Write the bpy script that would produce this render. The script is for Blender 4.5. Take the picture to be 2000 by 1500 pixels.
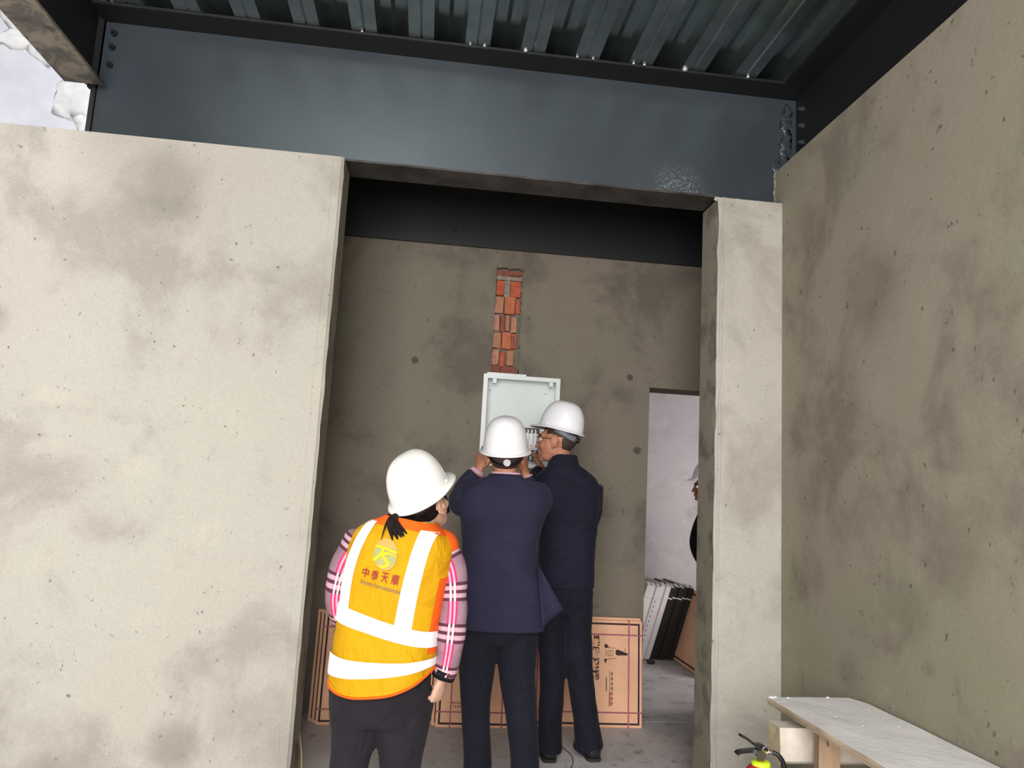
import bpy, bmesh, math, random
from mathutils import Vector, Matrix, Euler, noise as mnoise

random.seed(7)
sc = bpy.context.scene
for o in list(bpy.data.objects):
    bpy.data.objects.remove(o, do_unlink=True)
COL = sc.collection
R = math.radians
PI = math.pi

# ------------------------------------------------------------------ camera
cam_d = bpy.data.cameras.new('camera')
cam_d.sensor_fit = 'HORIZONTAL'
cam_d.sensor_width = 36.0
cam_d.lens = 26.1
cam_d.clip_start = 0.05
cam = bpy.data.objects.new('camera', cam_d)
COL.objects.link(cam)
_M = ((0.991937152708694, -0.06906254814423116, -0.10625935027090382),
      (-0.11476425155451359, -0.13385395237376693, -0.9843334221690603),
      (0.05375734034809758, 0.9885916669068919, -0.14070062004465975))
# columns: camera right, camera up, camera back
cam.matrix_world = Matrix(_M).to_4x4()
cam.location = (0.0, 0.0, 1.38)
sc.camera = cam

# ------------------------------------------------------------------ world, light, exposure
W = bpy.data.worlds.new('overcast_sky')
sc.world = W
W.use_nodes = True
W.node_tree.nodes['Background'].inputs[0].default_value = (0.86, 0.93, 1.0, 1)
W.node_tree.nodes['Background'].inputs[1].default_value = 0.12
sc.view_settings.view_transform = 'Standard'
sc.view_settings.look = 'None'
sc.view_settings.gamma = 1.0
sc.view_settings.use_curve_mapping = False
sc.view_settings.exposure = 0.2


def area(name, loc, direction, sx, sy, watts, color):
    l = bpy.data.lights.new(name, 'AREA')
    l.shape = 'RECTANGLE'
    l.size, l.size_y = sx, sy
    l.energy = watts
    l.color = color
    o = bpy.data.objects.new(name, l)
    COL.objects.link(o)
    o.location = loc
    o.rotation_euler = Vector(direction).to_track_quat('-Z', 'Y').to_euler()
    return o


area('daylight_entrance', (-0.85, -2.9, 2.05), (0.08, 1, -0.10), 2.9, 2.8, 340, (1.0, 0.97, 0.945))
area('daylight_rear_roof', (0.75, -2.5, 4.5), (0, 0.72, -0.62), 2.2, 1.4, 260, (1.0, 0.975, 0.95))
area('daylight_roof_gap', (-3.2, 2.0, 5.4), (0.0, 0.1, -1), 2.2, 2.2, 105, (0.95, 0.97, 1.0))
area('daylight_far_room', (3.35, 5.0, 1.75), (-0.55, 0.9, -0.12), 1.1, 1.6, 46, (1.0, 0.96, 0.97))

# ------------------------------------------------------------------ material helpers


def new_mat(name):
    m = bpy.data.materials.new(name)
    m.use_nodes = True
    nt = m.node_tree
    return m, nt, nt.nodes['Principled BSDF']


def N(nt, t, **kw):
    n = nt.nodes.new(t)
    for k, v in kw.items():
        if k.startswith('i_'):
            n.inputs[int(k[2:])].default_value = v
        else:
            setattr(n, k, v)
    return n


def coords(nt, scale=(1, 1, 1), kind='Object'):
    tc = N(nt, 'ShaderNodeTexCoord')
    mp = N(nt, 'ShaderNodeMapping')
    mp.inputs['Scale'].default_value = scale
    nt.links.new(tc.outputs[kind], mp.inputs['Vector'])
    return mp.outputs['Vector']


def noise_n(nt, vec, scale, detail=3, rough=0.55, dist=0.0):
    n = N(nt, 'ShaderNodeTexNoise')
    n.inputs['Scale'].default_value = scale
    n.inputs['Detail'].default_value = detail
    n.inputs['Roughness'].default_value = rough
    n.inputs['Distortion'].default_value = dist
    nt.links.new(vec, n.inputs['Vector'])
    return n.outputs['Fac']


def ramp(nt, fac, lo, hi, a=0.0, b=1.0):
    r = N(nt, 'ShaderNodeMapRange')
    r.interpolation_type = 'SMOOTHSTEP'
    r.inputs['From Min'].default_value = lo
    r.inputs['From Max'].default_value = hi
    r.inputs['To Min'].default_value = a
    r.inputs['To Max'].default_value = b
    nt.links.new(fac, r.inputs['Value'])
    return r.outputs['Result']


def mathn(nt, op, a, b=None):
    n = N(nt, 'ShaderNodeMath', operation=op)
    for i, v in enumerate((a, b)):
        if v is None:
            continue
        if isinstance(v, (int, float)):
            n.inputs[i].default_value = v
        else:
            nt.links.new(v, n.inputs[i])
    return n.outputs[0]


def mixc(nt, fac, a, b, blend='MIX'):
    n = N(nt, 'ShaderNodeMix', data_type='RGBA', blend_type=blend)
    if isinstance(fac, (int, float)):
        n.inputs[0].default_value = fac
    else:
        nt.links.new(fac, n.inputs[0])
    for i, v in ((6, a), (7, b)):
        if isinstance(v, tuple):
            n.inputs[i].default_value = (v[0], v[1], v[2], 1)
        else:
            nt.links.new(v, n.inputs[i])
    return n.outputs[2]


def bump(nt, bsdf, height, strength, dist=0.01):
    b = N(nt, 'ShaderNodeBump')
    b.inputs['Strength'].default_value = strength
    b.inputs['Distance'].default_value = dist
    nt.links.new(height, b.inputs['Height'])
    nt.links.new(b.outputs[0], bsdf.inputs['Normal'])


def simple(name, col, rough=0.6, metal=0.0, var=0.12, scale=8.0, bstr=0.0, bscale=40.0, spec=None, stretch=(1, 1, 1), coat=0.0):
    m, nt, b = new_mat(name)
    v = coords(nt, stretch)
    f = noise_n(nt, v, scale, 4, 0.6)
    dark = tuple(c * (1 - 2 * var) for c in col)
    lite = tuple(min(1, c * (1 + var)) for c in col)
    nt.links.new(mixc(nt, ramp(nt, f, 0.3, 0.7), dark, lite), b.inputs['Base Color'])
    b.inputs['Roughness'].default_value = rough
    b.inputs['Metallic'].default_value = metal
    if spec is not None:
        b.inputs['Specular IOR Level'].default_value = spec
    if coat:
        b.inputs['Coat Weight'].default_value = coat
        b.inputs['Coat Roughness'].default_value = 0.1
    if bstr:
        bump(nt, b, noise_n(nt, v, bscale, 3), bstr, 0.004)
    return m


def plaster(name, warm, cool, patch=0.7, speck=0.5, blotch=1.1, streak=0.25, spots=(), damp_shade=()):
    """trowelled cement render: two tints, damp blotches, pits, drag marks"""
    m, nt, b = new_mat(name)
    v = coords(nt)
    big = noise_n(nt, v, blotch * 0.55, 3, 0.55)
    col = mixc(nt, ramp(nt, big, 0.36, 0.62), warm, cool)
    mid = noise_n(nt, v, blotch * 1.7, 6, 0.62, 0.35)
    col = mixc(nt, ramp(nt, mid, 0.47, 0.66, 0, 1), col, tuple(c * patch for c in warm))
    lite = noise_n(nt, v, blotch * 2.9, 5, 0.6)
    col = mixc(nt, ramp(nt, lite, 0.55, 0.75, 0, 0.35), col, tuple(min(1, c * 1.22) for c in warm))
    vs = coords(nt, (5.0, 5.0, 0.9))
    st = noise_n(nt, vs, 1.6, 5, 0.7)
    stm = mathn(nt, 'MULTIPLY', ramp(nt, st, 0.60, 0.76, 0, streak), ramp(nt, noise_n(nt, v, 1.4, 2), 0.45, 0.6))
    col = mixc(nt, stm, col, tuple(c * 0.35 for c in warm))
    # small drag marks and pits
    vp = coords(nt, (1.0, 1.0, 0.55))
    p1 = ramp(nt, noise_n(nt, vp, 46.0, 3, 0.7), 0.625, 0.71)
    p1 = mathn(nt, 'MULTIPLY', p1, ramp(nt, noise_n(nt, v, 6.0, 2), 0.49, 0.62))
    p2 = ramp(nt, noise_n(nt, v, 23.0, 2, 0.5), 0.695, 0.75)
    pits = mathn(nt, 'MULTIPLY', mathn(nt, 'MAXIMUM', p1, p2), speck)
    col = mixc(nt, pits, col, tuple(c * 0.33 for c in warm))
    grain = ramp(nt, noise_n(nt, v, 95.0, 4, 0.75), 0.35, 0.65, 0.945, 1.04)
    vm = N(nt, 'ShaderNodeVectorMath', operation='SCALE')
    nt.links.new(col, vm.inputs[0])
    nt.links.new(grain, vm.inputs['Scale'])
    col = vm.outputs[0]
    for (sx, sy, sz, rad, amt) in damp_shade:
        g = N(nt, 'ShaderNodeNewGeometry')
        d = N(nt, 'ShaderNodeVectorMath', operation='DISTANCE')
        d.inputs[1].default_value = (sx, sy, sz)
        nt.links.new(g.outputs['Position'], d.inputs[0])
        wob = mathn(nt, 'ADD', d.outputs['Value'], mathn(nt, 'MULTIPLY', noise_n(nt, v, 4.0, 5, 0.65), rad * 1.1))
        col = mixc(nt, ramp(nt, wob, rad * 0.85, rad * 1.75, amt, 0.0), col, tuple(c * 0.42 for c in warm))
    for (sx, sy, sz, rad) in spots:
        g = N(nt, 'ShaderNodeNewGeometry')
        d = N(nt, 'ShaderNodeVectorMath', operation='DISTANCE')
        d.inputs[1].default_value = (sx, sy, sz)
        nt.links.new(g.outputs['Position'], d.inputs[0])
        wob = mathn(nt, 'ADD', d.outputs['Value'], mathn(nt, 'MULTIPLY', noise_n(nt, v, 30.0, 2), rad * 0.8))
        col = mixc(nt, ramp(nt, wob, rad * 1.1, rad * 1.7, 0.8, 0.0), col, tuple(c * 0.3 for c in warm))
    nt.links.new(col, b.inputs['Base Color'])
    b.inputs['Roughness'].default_value = 0.92
    b.inputs['Specular IOR Level'].default_value = 0.2
    h = mathn(nt, 'ADD', mathn(nt, 'MULTIPLY', noise_n(nt, v, 3.0, 4), 2.2), mathn(nt, 'MULTIPLY', noise_n(nt, v, 70.0, 3), 0.25))
    h = mathn(nt, 'SUBTRACT', h, mathn(nt, 'MULTIPLY', pits, 0.5))
    bump(nt, b, h, 0.22, 0.010)
    return m


MT = {}
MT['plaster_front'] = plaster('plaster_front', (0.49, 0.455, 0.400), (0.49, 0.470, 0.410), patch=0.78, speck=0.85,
                              damp_shade=((-2.05, 3.52, 0.12, 0.46, 0.55), (-1.0, 3.52, 0.22, 0.12, 0.5), (-1.32, 3.52, 2.74, 0.20, 0.42), (-1.45, 3.52, 0.0, 0.26, 0.4), (-2.0, 3.52, 2.02, 0.10, 0.4)))  # blot near the wall top paints the cross beam's shadow into the plaster
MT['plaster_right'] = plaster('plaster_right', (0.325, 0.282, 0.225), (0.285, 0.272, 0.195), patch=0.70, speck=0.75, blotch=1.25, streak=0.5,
                              damp_shade=((1.743, 2.95, 0.72, 0.09, 0.3), (1.743, 2.55, 1.02, 0.12, 0.3), (1.743, 2.3, 1.25, 0.16, 0.3), (1.743, 2.75, 2.25, 0.22, 0.35), (1.743, 2.45, 0.85, 0.04, 0.35)))
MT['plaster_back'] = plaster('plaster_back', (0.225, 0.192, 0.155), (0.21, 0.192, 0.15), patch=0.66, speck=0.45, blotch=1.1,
                             spots=((-0.124, 4.75, 2.171, 0.022), (1.295, 4.75, 2.158, 0.02), (1.362, 4.75, 1.677, 0.025)))  # dark spots paint the shade inside small holes in the wall
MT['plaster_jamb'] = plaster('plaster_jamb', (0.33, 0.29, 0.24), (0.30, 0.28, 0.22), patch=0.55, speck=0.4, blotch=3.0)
MT['limewash'] = plaster('limewash', (0.50, 0.465, 0.47), (0.46, 0.435, 0.44), patch=0.84, speck=0.1, blotch=2.2, streak=1.0)
MT['white_render'] = simple('white_render', (0.72, 0.72, 0.78), 0.9, 0, 0.05, 3.0, 0.5, 12.0)
MT['white_lump'] = simple('white_lump', (0.86, 0.86, 0.86), 0.95, 0, 0.06, 9.0, 0.9, 25.0)


def make_floor():
    m, nt, b = new_mat('dusty_concrete_floor')
    v = coords(nt)
    c = mixc(nt, ramp(nt, noise_n(nt, v, 1.6, 5, 0.6), 0.35, 0.65), (0.60, 0.565, 0.565), (0.48, 0.45, 0.445))
    dirt = mathn(nt, 'MULTIPLY', ramp(nt, noise_n(nt, v, 9.0, 7, 0.75, 0.1), 0.52, 0.68), 0.7)
    c = mixc(nt, dirt, c, (0.13, 0.12, 0.115))
    c = mixc(nt, ramp(nt, noise_n(nt, v, 38.0, 4, 0.7), 0.62, 0.72, 0, 0.5), c, (0.10, 0.09, 0.085))
    nt.links.new(c, b.inputs['Base Color'])
    b.inputs['Roughness'].default_value = 0.85
    bump(nt, b, noise_n(nt, v, 25.0, 5, 0.7), 0.4, 0.01)
    return m


MT['floor'] = make_floor()


def make_steel(name, base, rough, streaky):
    m, nt, b = new_mat(name)
    v = coords(nt)
    c = mixc(nt, ramp(nt, noise_n(nt, v, 2.0, 4), 0.35, 0.65), base, tuple(x * 0.8 for x in base))
    g = N(nt, 'ShaderNodeNewGeometry')
    d = N(nt, 'ShaderNodeVectorMath', operation='DISTANCE')
    d.inputs[1].default_value = (1.22, 3.62, 2.985)
    nt.links.new(g.outputs['Position'], d.inputs[0])
    fl = mathn(nt, 'MULTIPLY', ramp(nt, noise_n(nt, v, 70.0, 5, 0.8), 0.50, 0.58), ramp(nt, d.outputs['Value'], 0.03, 0.19, 1, 0))
    c = mixc(nt, mathn(nt, 'MULTIPLY', fl, 0.45), c, (0.42, 0.43, 0.44))  # pale speckle paints a specular glint low on the main beam
    nt.links.new(c, b.inputs['Base Color'])
    r = ramp(nt, noise_n(nt, v, 3.0, 3), 0.3, 0.7, rough - 0.015, rough + 0.03)
    nt.links.new(r, b.inputs['Roughness'])
    bump(nt, b, noise_n(nt, v, streaky, 3), 0.03, 0.008)
    return m


MT['beam_paint'] = make_steel('slate_blue_beam_paint', (0.050, 0.062, 0.075), 0.30, 7.0)
MT['beam_dark'] = make_steel('black_beam_paint', (0.009, 0.0095, 0.011), 0.55, 9.0)


def make_rusty():
    m, nt, b = new_mat('cement_smeared_steel')
    v = coords(nt)
    c = mixc(nt, ramp(nt, noise_n(nt, v, 7.0, 6, 0.7, 1.0), 0.42, 0.6), (0.10, 0.095, 0.085), (0.25, 0.215, 0.17))
    c = mixc(nt, ramp(nt, noise_n(nt, v, 3.0, 3), 0.58, 0.66), c, (0.045, 0.04, 0.04))
    nt.links.new(c, b.inputs['Base Color'])
    b.inputs['Roughness'].default_value = 0.7
    bump(nt, b, noise_n(nt, v, 30, 4), 0.3, 0.005)
    return m


MT['rusty'] = make_rusty()
MT['flange_dark'] = simple('scraped_dark_flange', (0.055, 0.05, 0.045), 0.6, 0, 0.3, 6.0, 0.3, 30.0)
MT['deck'] = simple('galvanised_deck_sheet', (0.36, 0.43, 0.43), 0.2, 0.92, 0.10, 5.0, 0.03, 9.0)
MT['screw'] = simple('bright_screw', (0.75, 0.72, 0.72), 0.3, 0.6)


def make_brick(name, c1, c2):
    m, nt, b = new_mat(name)
    v = coords(nt)
    oi = N(nt, 'ShaderNodeObjectInfo')
    c = mixc(nt, ramp(nt, noise_n(nt, v, 22.0, 4, 0.7), 0.35, 0.65), c1, c2)
    c = mixc(nt, ramp(nt, noise_n(nt, v, 60.0, 3, 0.7), 0.6, 0.7, 0, 0.5), c, (0.42, 0.32, 0.25))
    nt.links.new(c, b.inputs['Base Color'])
    b.inputs['Roughness'].default_value = 0.9
    bump(nt, b, noise_n(nt, v, 60.0, 4), 0.5, 0.004)
    return m


MT['brick_red'] = make_brick('red_clay', (0.52, 0.12, 0.055), (0.42, 0.085, 0.045))
MT['brick_orange'] = make_brick('orange_clay', (0.52, 0.17, 0.08), (0.44, 0.13, 0.065))
MT['brick_tan'] = make_brick('tan_clay', (0.46, 0.225, 0.13), (0.40, 0.17, 0.10))
MT['brick_pink'] = make_brick('pink_clay', (0.50, 0.25, 0.19), (0.38, 0.15, 0.10))
MT['brick_dark'] = make_brick('dark_clay', (0.22, 0.07, 0.05), (0.28, 0.09, 0.06))
MT['mortar'] = simple('grey_mortar', (0.30, 0.255, 0.20), 0.95, 0, 0.15, 30.0, 0.6, 50.0)
MT['box_white'] = simple('white_enamelled_steel', (0.80, 0.85, 0.84), 0.35, 0.0, 0.02, 3.0)
MT['box_inner'] = simple('pale_enamelled_steel', (0.72, 0.78, 0.77), 0.4, 0.0, 0.02, 3.0)
MT['breaker_white'] = simple('white_breaker_plastic', (0.93, 0.93, 0.93), 0.4, 0, 0.01)
MT['black_plastic'] = simple('black_plastic', (0.012, 0.012, 0.013), 0.4, 0, 0.1)
MT['red_plastic'] = simple('red_plastic', (0.5, 0.03, 0.05), 0.4)
MT['cardboard'] = simple('brown_cardboard', (0.86, 0.49, 0.31), 0.85, 0, 0.06, 4.0, 0.15, 120.0)
MT['ink'] = simple('brown_black_print', (0.045, 0.018, 0.018), 0.8)
MT['ink_grey'] = simple('grey_print', (0.25, 0.22, 0.22), 0.8)
MT['ink_red'] = simple('red_print', (0.50, 0.05, 0.05), 0.8)
MT['ink_green'] = simple('dull_green_print', (0.23, 0.16, 0.09), 0.8)
MT['strap'] = simple('purple_pink_packing_strap', (0.42, 0.11, 0.16), 0.6, 0, 0.2, 60.0)
MT['carton_white'] = simple('white_carton_board', (0.80, 0.76, 0.76), 0.8, 0, 0.04, 10.0)
MT['carton_black'] = simple('black_carton_board', (0.014, 0.010, 0.009), 0.75)
MT['hat'] = simple('white_glossy_helmet_plastic', (0.86, 0.86, 0.90), 0.28, 0, 0.01, 2.0, coat=0.3)
MT['hat_warm'] = simple('warm_white_glossy_helmet_plastic', (0.88, 0.87, 0.85), 0.28, 0, 0.01, 2.0, coat=0.3)
MT['knob'] = simple('grey_knob_plastic', (0.55, 0.55, 0.56), 0.5)
MT['grey_band'] = simple('grey_band_webbing', (0.22, 0.23, 0.26), 0.7, 0, 0.2, 60)
MT['skin'] = simple('skin', (0.52, 0.23, 0.135), 0.55, 0, 0.08, 14.0, 0.1, 90.0)
MT['skin_pale'] = simple('pale_skin', (0.60, 0.36, 0.26), 0.5, 0, 0.06, 14.0, 0.1, 90.0)
MT['skin_dark'] = simple('tanned_skin', (0.30, 0.12, 0.07), 0.55, 0, 0.08, 14.0, 0.1, 90.0)
MT['hair'] = simple('black_brown_hair', (0.013, 0.007, 0.007), 0.7, 0, 0.3, 90.0, 0.4, 160.0, spec=0.15, stretch=(1, 1, 0.15))
MT['hair_short'] = simple('cropped_black_hair', (0.055, 0.030, 0.026), 0.7, 0, 0.3, 120.0, 0.5, 220.0)
MT['eye'] = simple('eye_white', (0.8, 0.78, 0.75), 0.2, 0, 0.02)
MT['pupil'] = simple('dark_iris', (0.02, 0.012, 0.01), 0.2)
MT['lens'] = simple('spectacle_lens', (0.75, 0.78, 0.80), 0.1, 0, 0.02)
MT['glasses'] = simple('dark_red_spectacle_frame', (0.16, 0.03, 0.035), 0.35)
MT['lips'] = simple('lips', (0.40, 0.14, 0.11), 0.5)


def cloth(name, col, var=0.12, fold=0.5, rough=0.85, sheen=0.03, fscale=(3, 3, 6)):
    m, nt, b = new_mat(name)
    v = coords(nt)
    vf = coords(nt, fscale)
    c = mixc(nt, ramp(nt, noise_n(nt, v, 6.0, 4), 0.35, 0.65), tuple(x * (1 - var) for x in col), tuple(min(1, x * (1 + var)) for x in col))
    nt.links.new(c, b.inputs['Base Color'])
    b.inputs['Roughness'].default_value = rough
    b.inputs['Specular IOR Level'].default_value = 0.25
    b.inputs['Sheen Weight'].default_value = sheen
    h = mathn(nt, 'ADD', mathn(nt, 'MULTIPLY', noise_n(nt, vf, 2.2, 3, 0.5, 0.8), 3.0), mathn(nt, 'MULTIPLY', noise_n(nt, v, 300, 2), 0.05))
    bump(nt, b, h, fold, 0.02)
    return m


MT['suit'] = cloth('navy_suit_wool', (0.021, 0.020, 0.046), fold=0.25, sheen=0.03)
MT['jacket'] = cloth('dark_navy_jacket_cloth', (0.011, 0.0105, 0.025), fold=0.5, fscale=(2, 2, 5))
MT['trouser_navy'] = cloth('dark_navy_trouser_cloth', (0.008, 0.009, 0.018), fold=0.45, fscale=(4, 4, 3))
MT['trouser_black'] = cloth('black_trouser_cloth', (0.014, 0.012, 0.017), fold=0.5, fscale=(4, 4, 3))
MT['black_cloth'] = cloth('black_cloth', (0.006, 0.006, 0.007), fold=0.3, sheen=0.0)
MT['shirt_pink'] = cloth('pale_pink_shirt', (0.62, 0.40, 0.47), fold=0.1)
MT['vest'] = cloth('amber_high_visibility_mesh', (1.0, 0.58, 0.012), var=0.05, fold=0.5, sheen=0.0, rough=0.7, fscale=(5, 3, 3))
MT['vest_orange'] = cloth('orange_vest_binding', (0.85, 0.12, 0.008), var=0.08, fold=0.2, sheen=0.0)
MT['reflective'] = simple('white_reflective_tape', (0.92, 0.92, 0.94), 0.5, 0, 0.01, 4.0)
MT['logo_green'] = simple('olive_print', (0.36, 0.36, 0.13), 0.7, 0, 0.05)
MT['logo_tan'] = simple('tan_print', (0.60, 0.34, 0.08), 0.7, 0, 0.05)
MT['logo_red'] = simple('dark_red_print', (0.30, 0.015, 0.02), 0.7, 0, 0.05)
MT['shoe'] = simple('black_leather', (0.012, 0.012, 0.014), 0.3, 0, 0.1, 8.0, coat=0.3)
MT['sole'] = simple('black_rubber', (0.02, 0.02, 0.02), 0.8)
MT['plank'] = simple('plaster_dusted_board', (0.80, 0.775, 0.775), 0.9, 0, 0.05, 6.0, 0.5, 45.0)
MT['plank_edge'] = simple('raw_board_edge', (0.48, 0.39, 0.28), 0.9, 0, 0.2, 20.0, 0.6, 60.0, stretch=(1, 0.15, 1))
MT['timber'] = simple('warm_timber', (0.40, 0.27, 0.175), 0.85, 0, 0.2, 10.0, 0.5, 40.0, stretch=(1, 1, 0.12))
MT['timber_white'] = simple('plaster_caked_timber', (0.66, 0.61, 0.53), 0.95, 0, 0.1, 9.0, 0.8, 30.0)
MT['timber_end'] = simple('pale_yellow_timber_end', (0.52, 0.45, 0.29), 0.9, 0, 0.12, 20.0, 0.4, 60.0)
MT['ext_red'] = simple('red_cylinder_paint', (0.42, 0.02, 0.03), 0.3, 0, 0.04, coat=0.5)
MT['ext_lime'] = simple('lime_collar', (0.62, 0.85, 0.02), 0.5, 0, 0.03)
MT['brass'] = simple('brass', (0.65, 0.38, 0.08), 0.3, 0.9)
MT['chrome'] = simple('chrome', (0.7, 0.7, 0.72), 0.15, 1.0)
MT['wire'] = simple('dark_wire', (0.06, 0.05, 0.07), 0.6)
MT['twig'] = simple('dry_reed', (0.42, 0.30, 0.14), 0.8)
MT['rubble'] = simple('dark_rubble', (0.06, 0.05, 0.045), 0.95, 0, 0.2, 20, 0.6, 40)


def make_plaid():
    """shirt sleeve check laid out along the sleeve: UV u runs round the arm, v along it (metres)"""
    m, nt, b = new_mat('red_and_grey_plaid_cotton')
    uv = N(nt, 'ShaderNodeUVMap')
    sep = N(nt, 'ShaderNodeSeparateXYZ')
    nt.links.new(uv.outputs[0], sep.inputs[0])
    u, v = sep.outputs[0], sep.outputs[1]

    def band(x, period, centres, half):
        f = mathn(nt, 'MODULO', mathn(nt, 'ADD', x, 10 * period), period)
        out = None
        for c in centres:
            d = mathn(nt, 'ABSOLUTE', mathn(nt, 'SUBTRACT', f, c))
            k = mathn(nt, 'LESS_THAN', d, half)
            out = k if out is None else mathn(nt, 'MAXIMUM', out, k)
        return out
    PU, PV = 0.16, 0.128
    col = mixc(nt, ramp(nt, noise_n(nt, coords(nt), 14, 3), 0.35, 0.65), (0.255, 0.155, 0.195), (0.32, 0.20, 0.245))
    red = band(u, PU, (0.064, 0.080, 0.096), 0.0042)
    whu = band(u, PU, (0.072, 0.088), 0.0040)
    brn = band(v, PV, (0.042, 0.066, 0.090), 0.0048)
    whv = band(v, PV, (0.054, 0.078), 0.0062)
    col = mixc(nt, whu, col, (0.72, 0.36, 0.45))
    col = mixc(nt, red, col, (0.70, 0.035, 0.14))
    col = mixc(nt, mathn(nt, 'MULTIPLY', whv, 0.55), col, (0.72, 0.50, 0.55))
    col = mixc(nt, brn, col, (0.10, 0.03, 0.055))
    both = mathn(nt, 'MULTIPLY', whu, mathn(nt, 'MAXIMUM', whv, brn))
    col = mixc(nt, both, col, (0.85, 0.66, 0.68))
    nt.links.new(col, b.inputs['Base Color'])
    b.inputs['Roughness'].default_value = 0.85
    b.inputs['Specular IOR Level'].default_value = 0.2
    bump(nt, b, noise_n(nt, coords(nt, (4, 4, 7)), 3.0, 3, 0.5, 0.8), 0.6, 0.015)
    return m


MT['plaid'] = make_plaid()

# ------------------------------------------------------------------ object helpers


def link(name, me, mat=None, parent=None, smooth=False):
    if mat is not None:
        if isinstance(mat, (list, tuple)):
            for x in mat:
                me.materials.append(MT[x])
        else:
            me.materials.append(MT[mat])
    if smooth:
        me.polygons.foreach_set('use_smooth', [True] * len(me.polygons))
    o = bpy.data.objects.new(name, me)
    COL.objects.link(o)
    if parent is not None:
        o.parent = parent
        p = parent
        off = Vector((0, 0, 0))
        while p is not None:
            off += p.location
            p = p.parent
        me.transform(Matrix.Translation(-off))
    return o


def obj(name, bm, mat=None, parent=None, smooth=False, bevel=0.0, seg=1):
    """mesh data is given in world coordinates; the link shifts it into its parent's frame"""
    if bevel:
        eds = [e for e in bm.edges if len(e.link_faces) == 2 and e.calc_face_angle(0) > 0.6]
        bmesh.ops.bevel(bm, geom=eds, offset=bevel, segments=seg, affect='EDGES', profile=0.6)
    bmesh.ops.recalc_face_normals(bm, faces=bm.faces)
    me = bpy.data.meshes.new(name)
    bm.to_mesh(me)
    bm.free()
    return link(name, me, mat, parent, smooth)


def empty(name, loc, label=None, cat=None, group=None):
    o = bpy.data.objects.new(name, None)
    COL.objects.link(o)
    o.location = loc
    o.empty_display_size = 0.1
    if label:
        tag(o, label, cat, group)
    return o


def tag(o, label=None, cat=None, group=None, kind=None):
    if label:
        o['label'] = label
    if cat:
        o['category'] = cat
    if group:
        o['group'] = group
    if kind:
        o['kind'] = kind
    return o


def struct(o, label):
    o['kind'] = 'structure'
    o['label'] = label
    return o


def box(bm, x0, x1, y0, y1, z0, z1, mat=None):
    vs = [bm.verts.new(p) for p in ((x0, y0, z0), (x1, y0, z0), (x1, y1, z0), (x0, y1, z0),
                                    (x0, y0, z1), (x1, y0, z1), (x1, y1, z1), (x0, y1, z1))]
    fs = []
    for f in ((0, 3, 2, 1), (4, 5, 6, 7), (0, 1, 5, 4), (1, 2, 6, 5), (2, 3, 7, 6), (3, 0, 4, 7)):
        fs.append(bm.faces.new([vs[i] for i in f]))
    if mat is not None:
        for f in fs:
            f.material_index = mat
    return vs


def xbox(bm, M, sx, sy, sz):
    """box of the given size centred on the frame M"""
    vs = box(bm, -sx / 2, sx / 2, -sy / 2, sy / 2, -sz / 2, sz / 2)
    for v in vs:
        v.co = M @ v.co
    return vs


def B():
    return bmesh.new()


def loft(bm, rings, cap0=True, cap1=True):
    rv = [[bm.verts.new(p) for p in r] for r in rings]
    n = len(rv[0])
    for a, b in zip(rv, rv[1:]):
        for i in range(n):
            j = (i + 1) % n
            bm.faces.new((a[i], a[j], b[j], b[i]))
    if cap0:
        bm.faces.new(list(reversed(rv[0])))
    if cap1:
        bm.faces.new(rv[-1])
    return rv


def ering(c, ax, ay, rx, ry, n=20, p=2.0):
    out = []
    for i in range(n):
        t = 2 * PI * i / n
        ct, st = math.cos(t), math.sin(t)
        x = math.copysign(abs(ct) ** (2 / p), ct)
        y = math.copysign(abs(st) ** (2 / p), st)
        out.append(Vector(c) + ax * (rx * x) + ay * (ry * y))
    return out


def catmull(pts, k=6):
    """pts: list of tuples (any length); smooth interpolation"""
    P = [list(p) for p in pts]
    if len(P) < 3:
        k = max(k, 2)
    out = []
    for i in range(len(P) - 1):
        p0 = P[i - 1] if i else [2 * a - b for a, b in zip(P[0], P[1])]
        p1, p2 = P[i], P[i + 1]
        p3 = P[i + 2] if i + 2 < len(P) else [2 * a - b for a, b in zip(P[-1], P[-2])]
        for s in range(k):
            t = s / k
            out.append([0.5 * (2 * b + (c - a) * t + (2 * a - 5 * b + 4 * c - d) * t * t + (3 * b - a - 3 * c + d) * t ** 3)
                        for a, b, c, d in zip(p0, p1, p2, p3)])
    out.append(P[-1])
    return out


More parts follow.
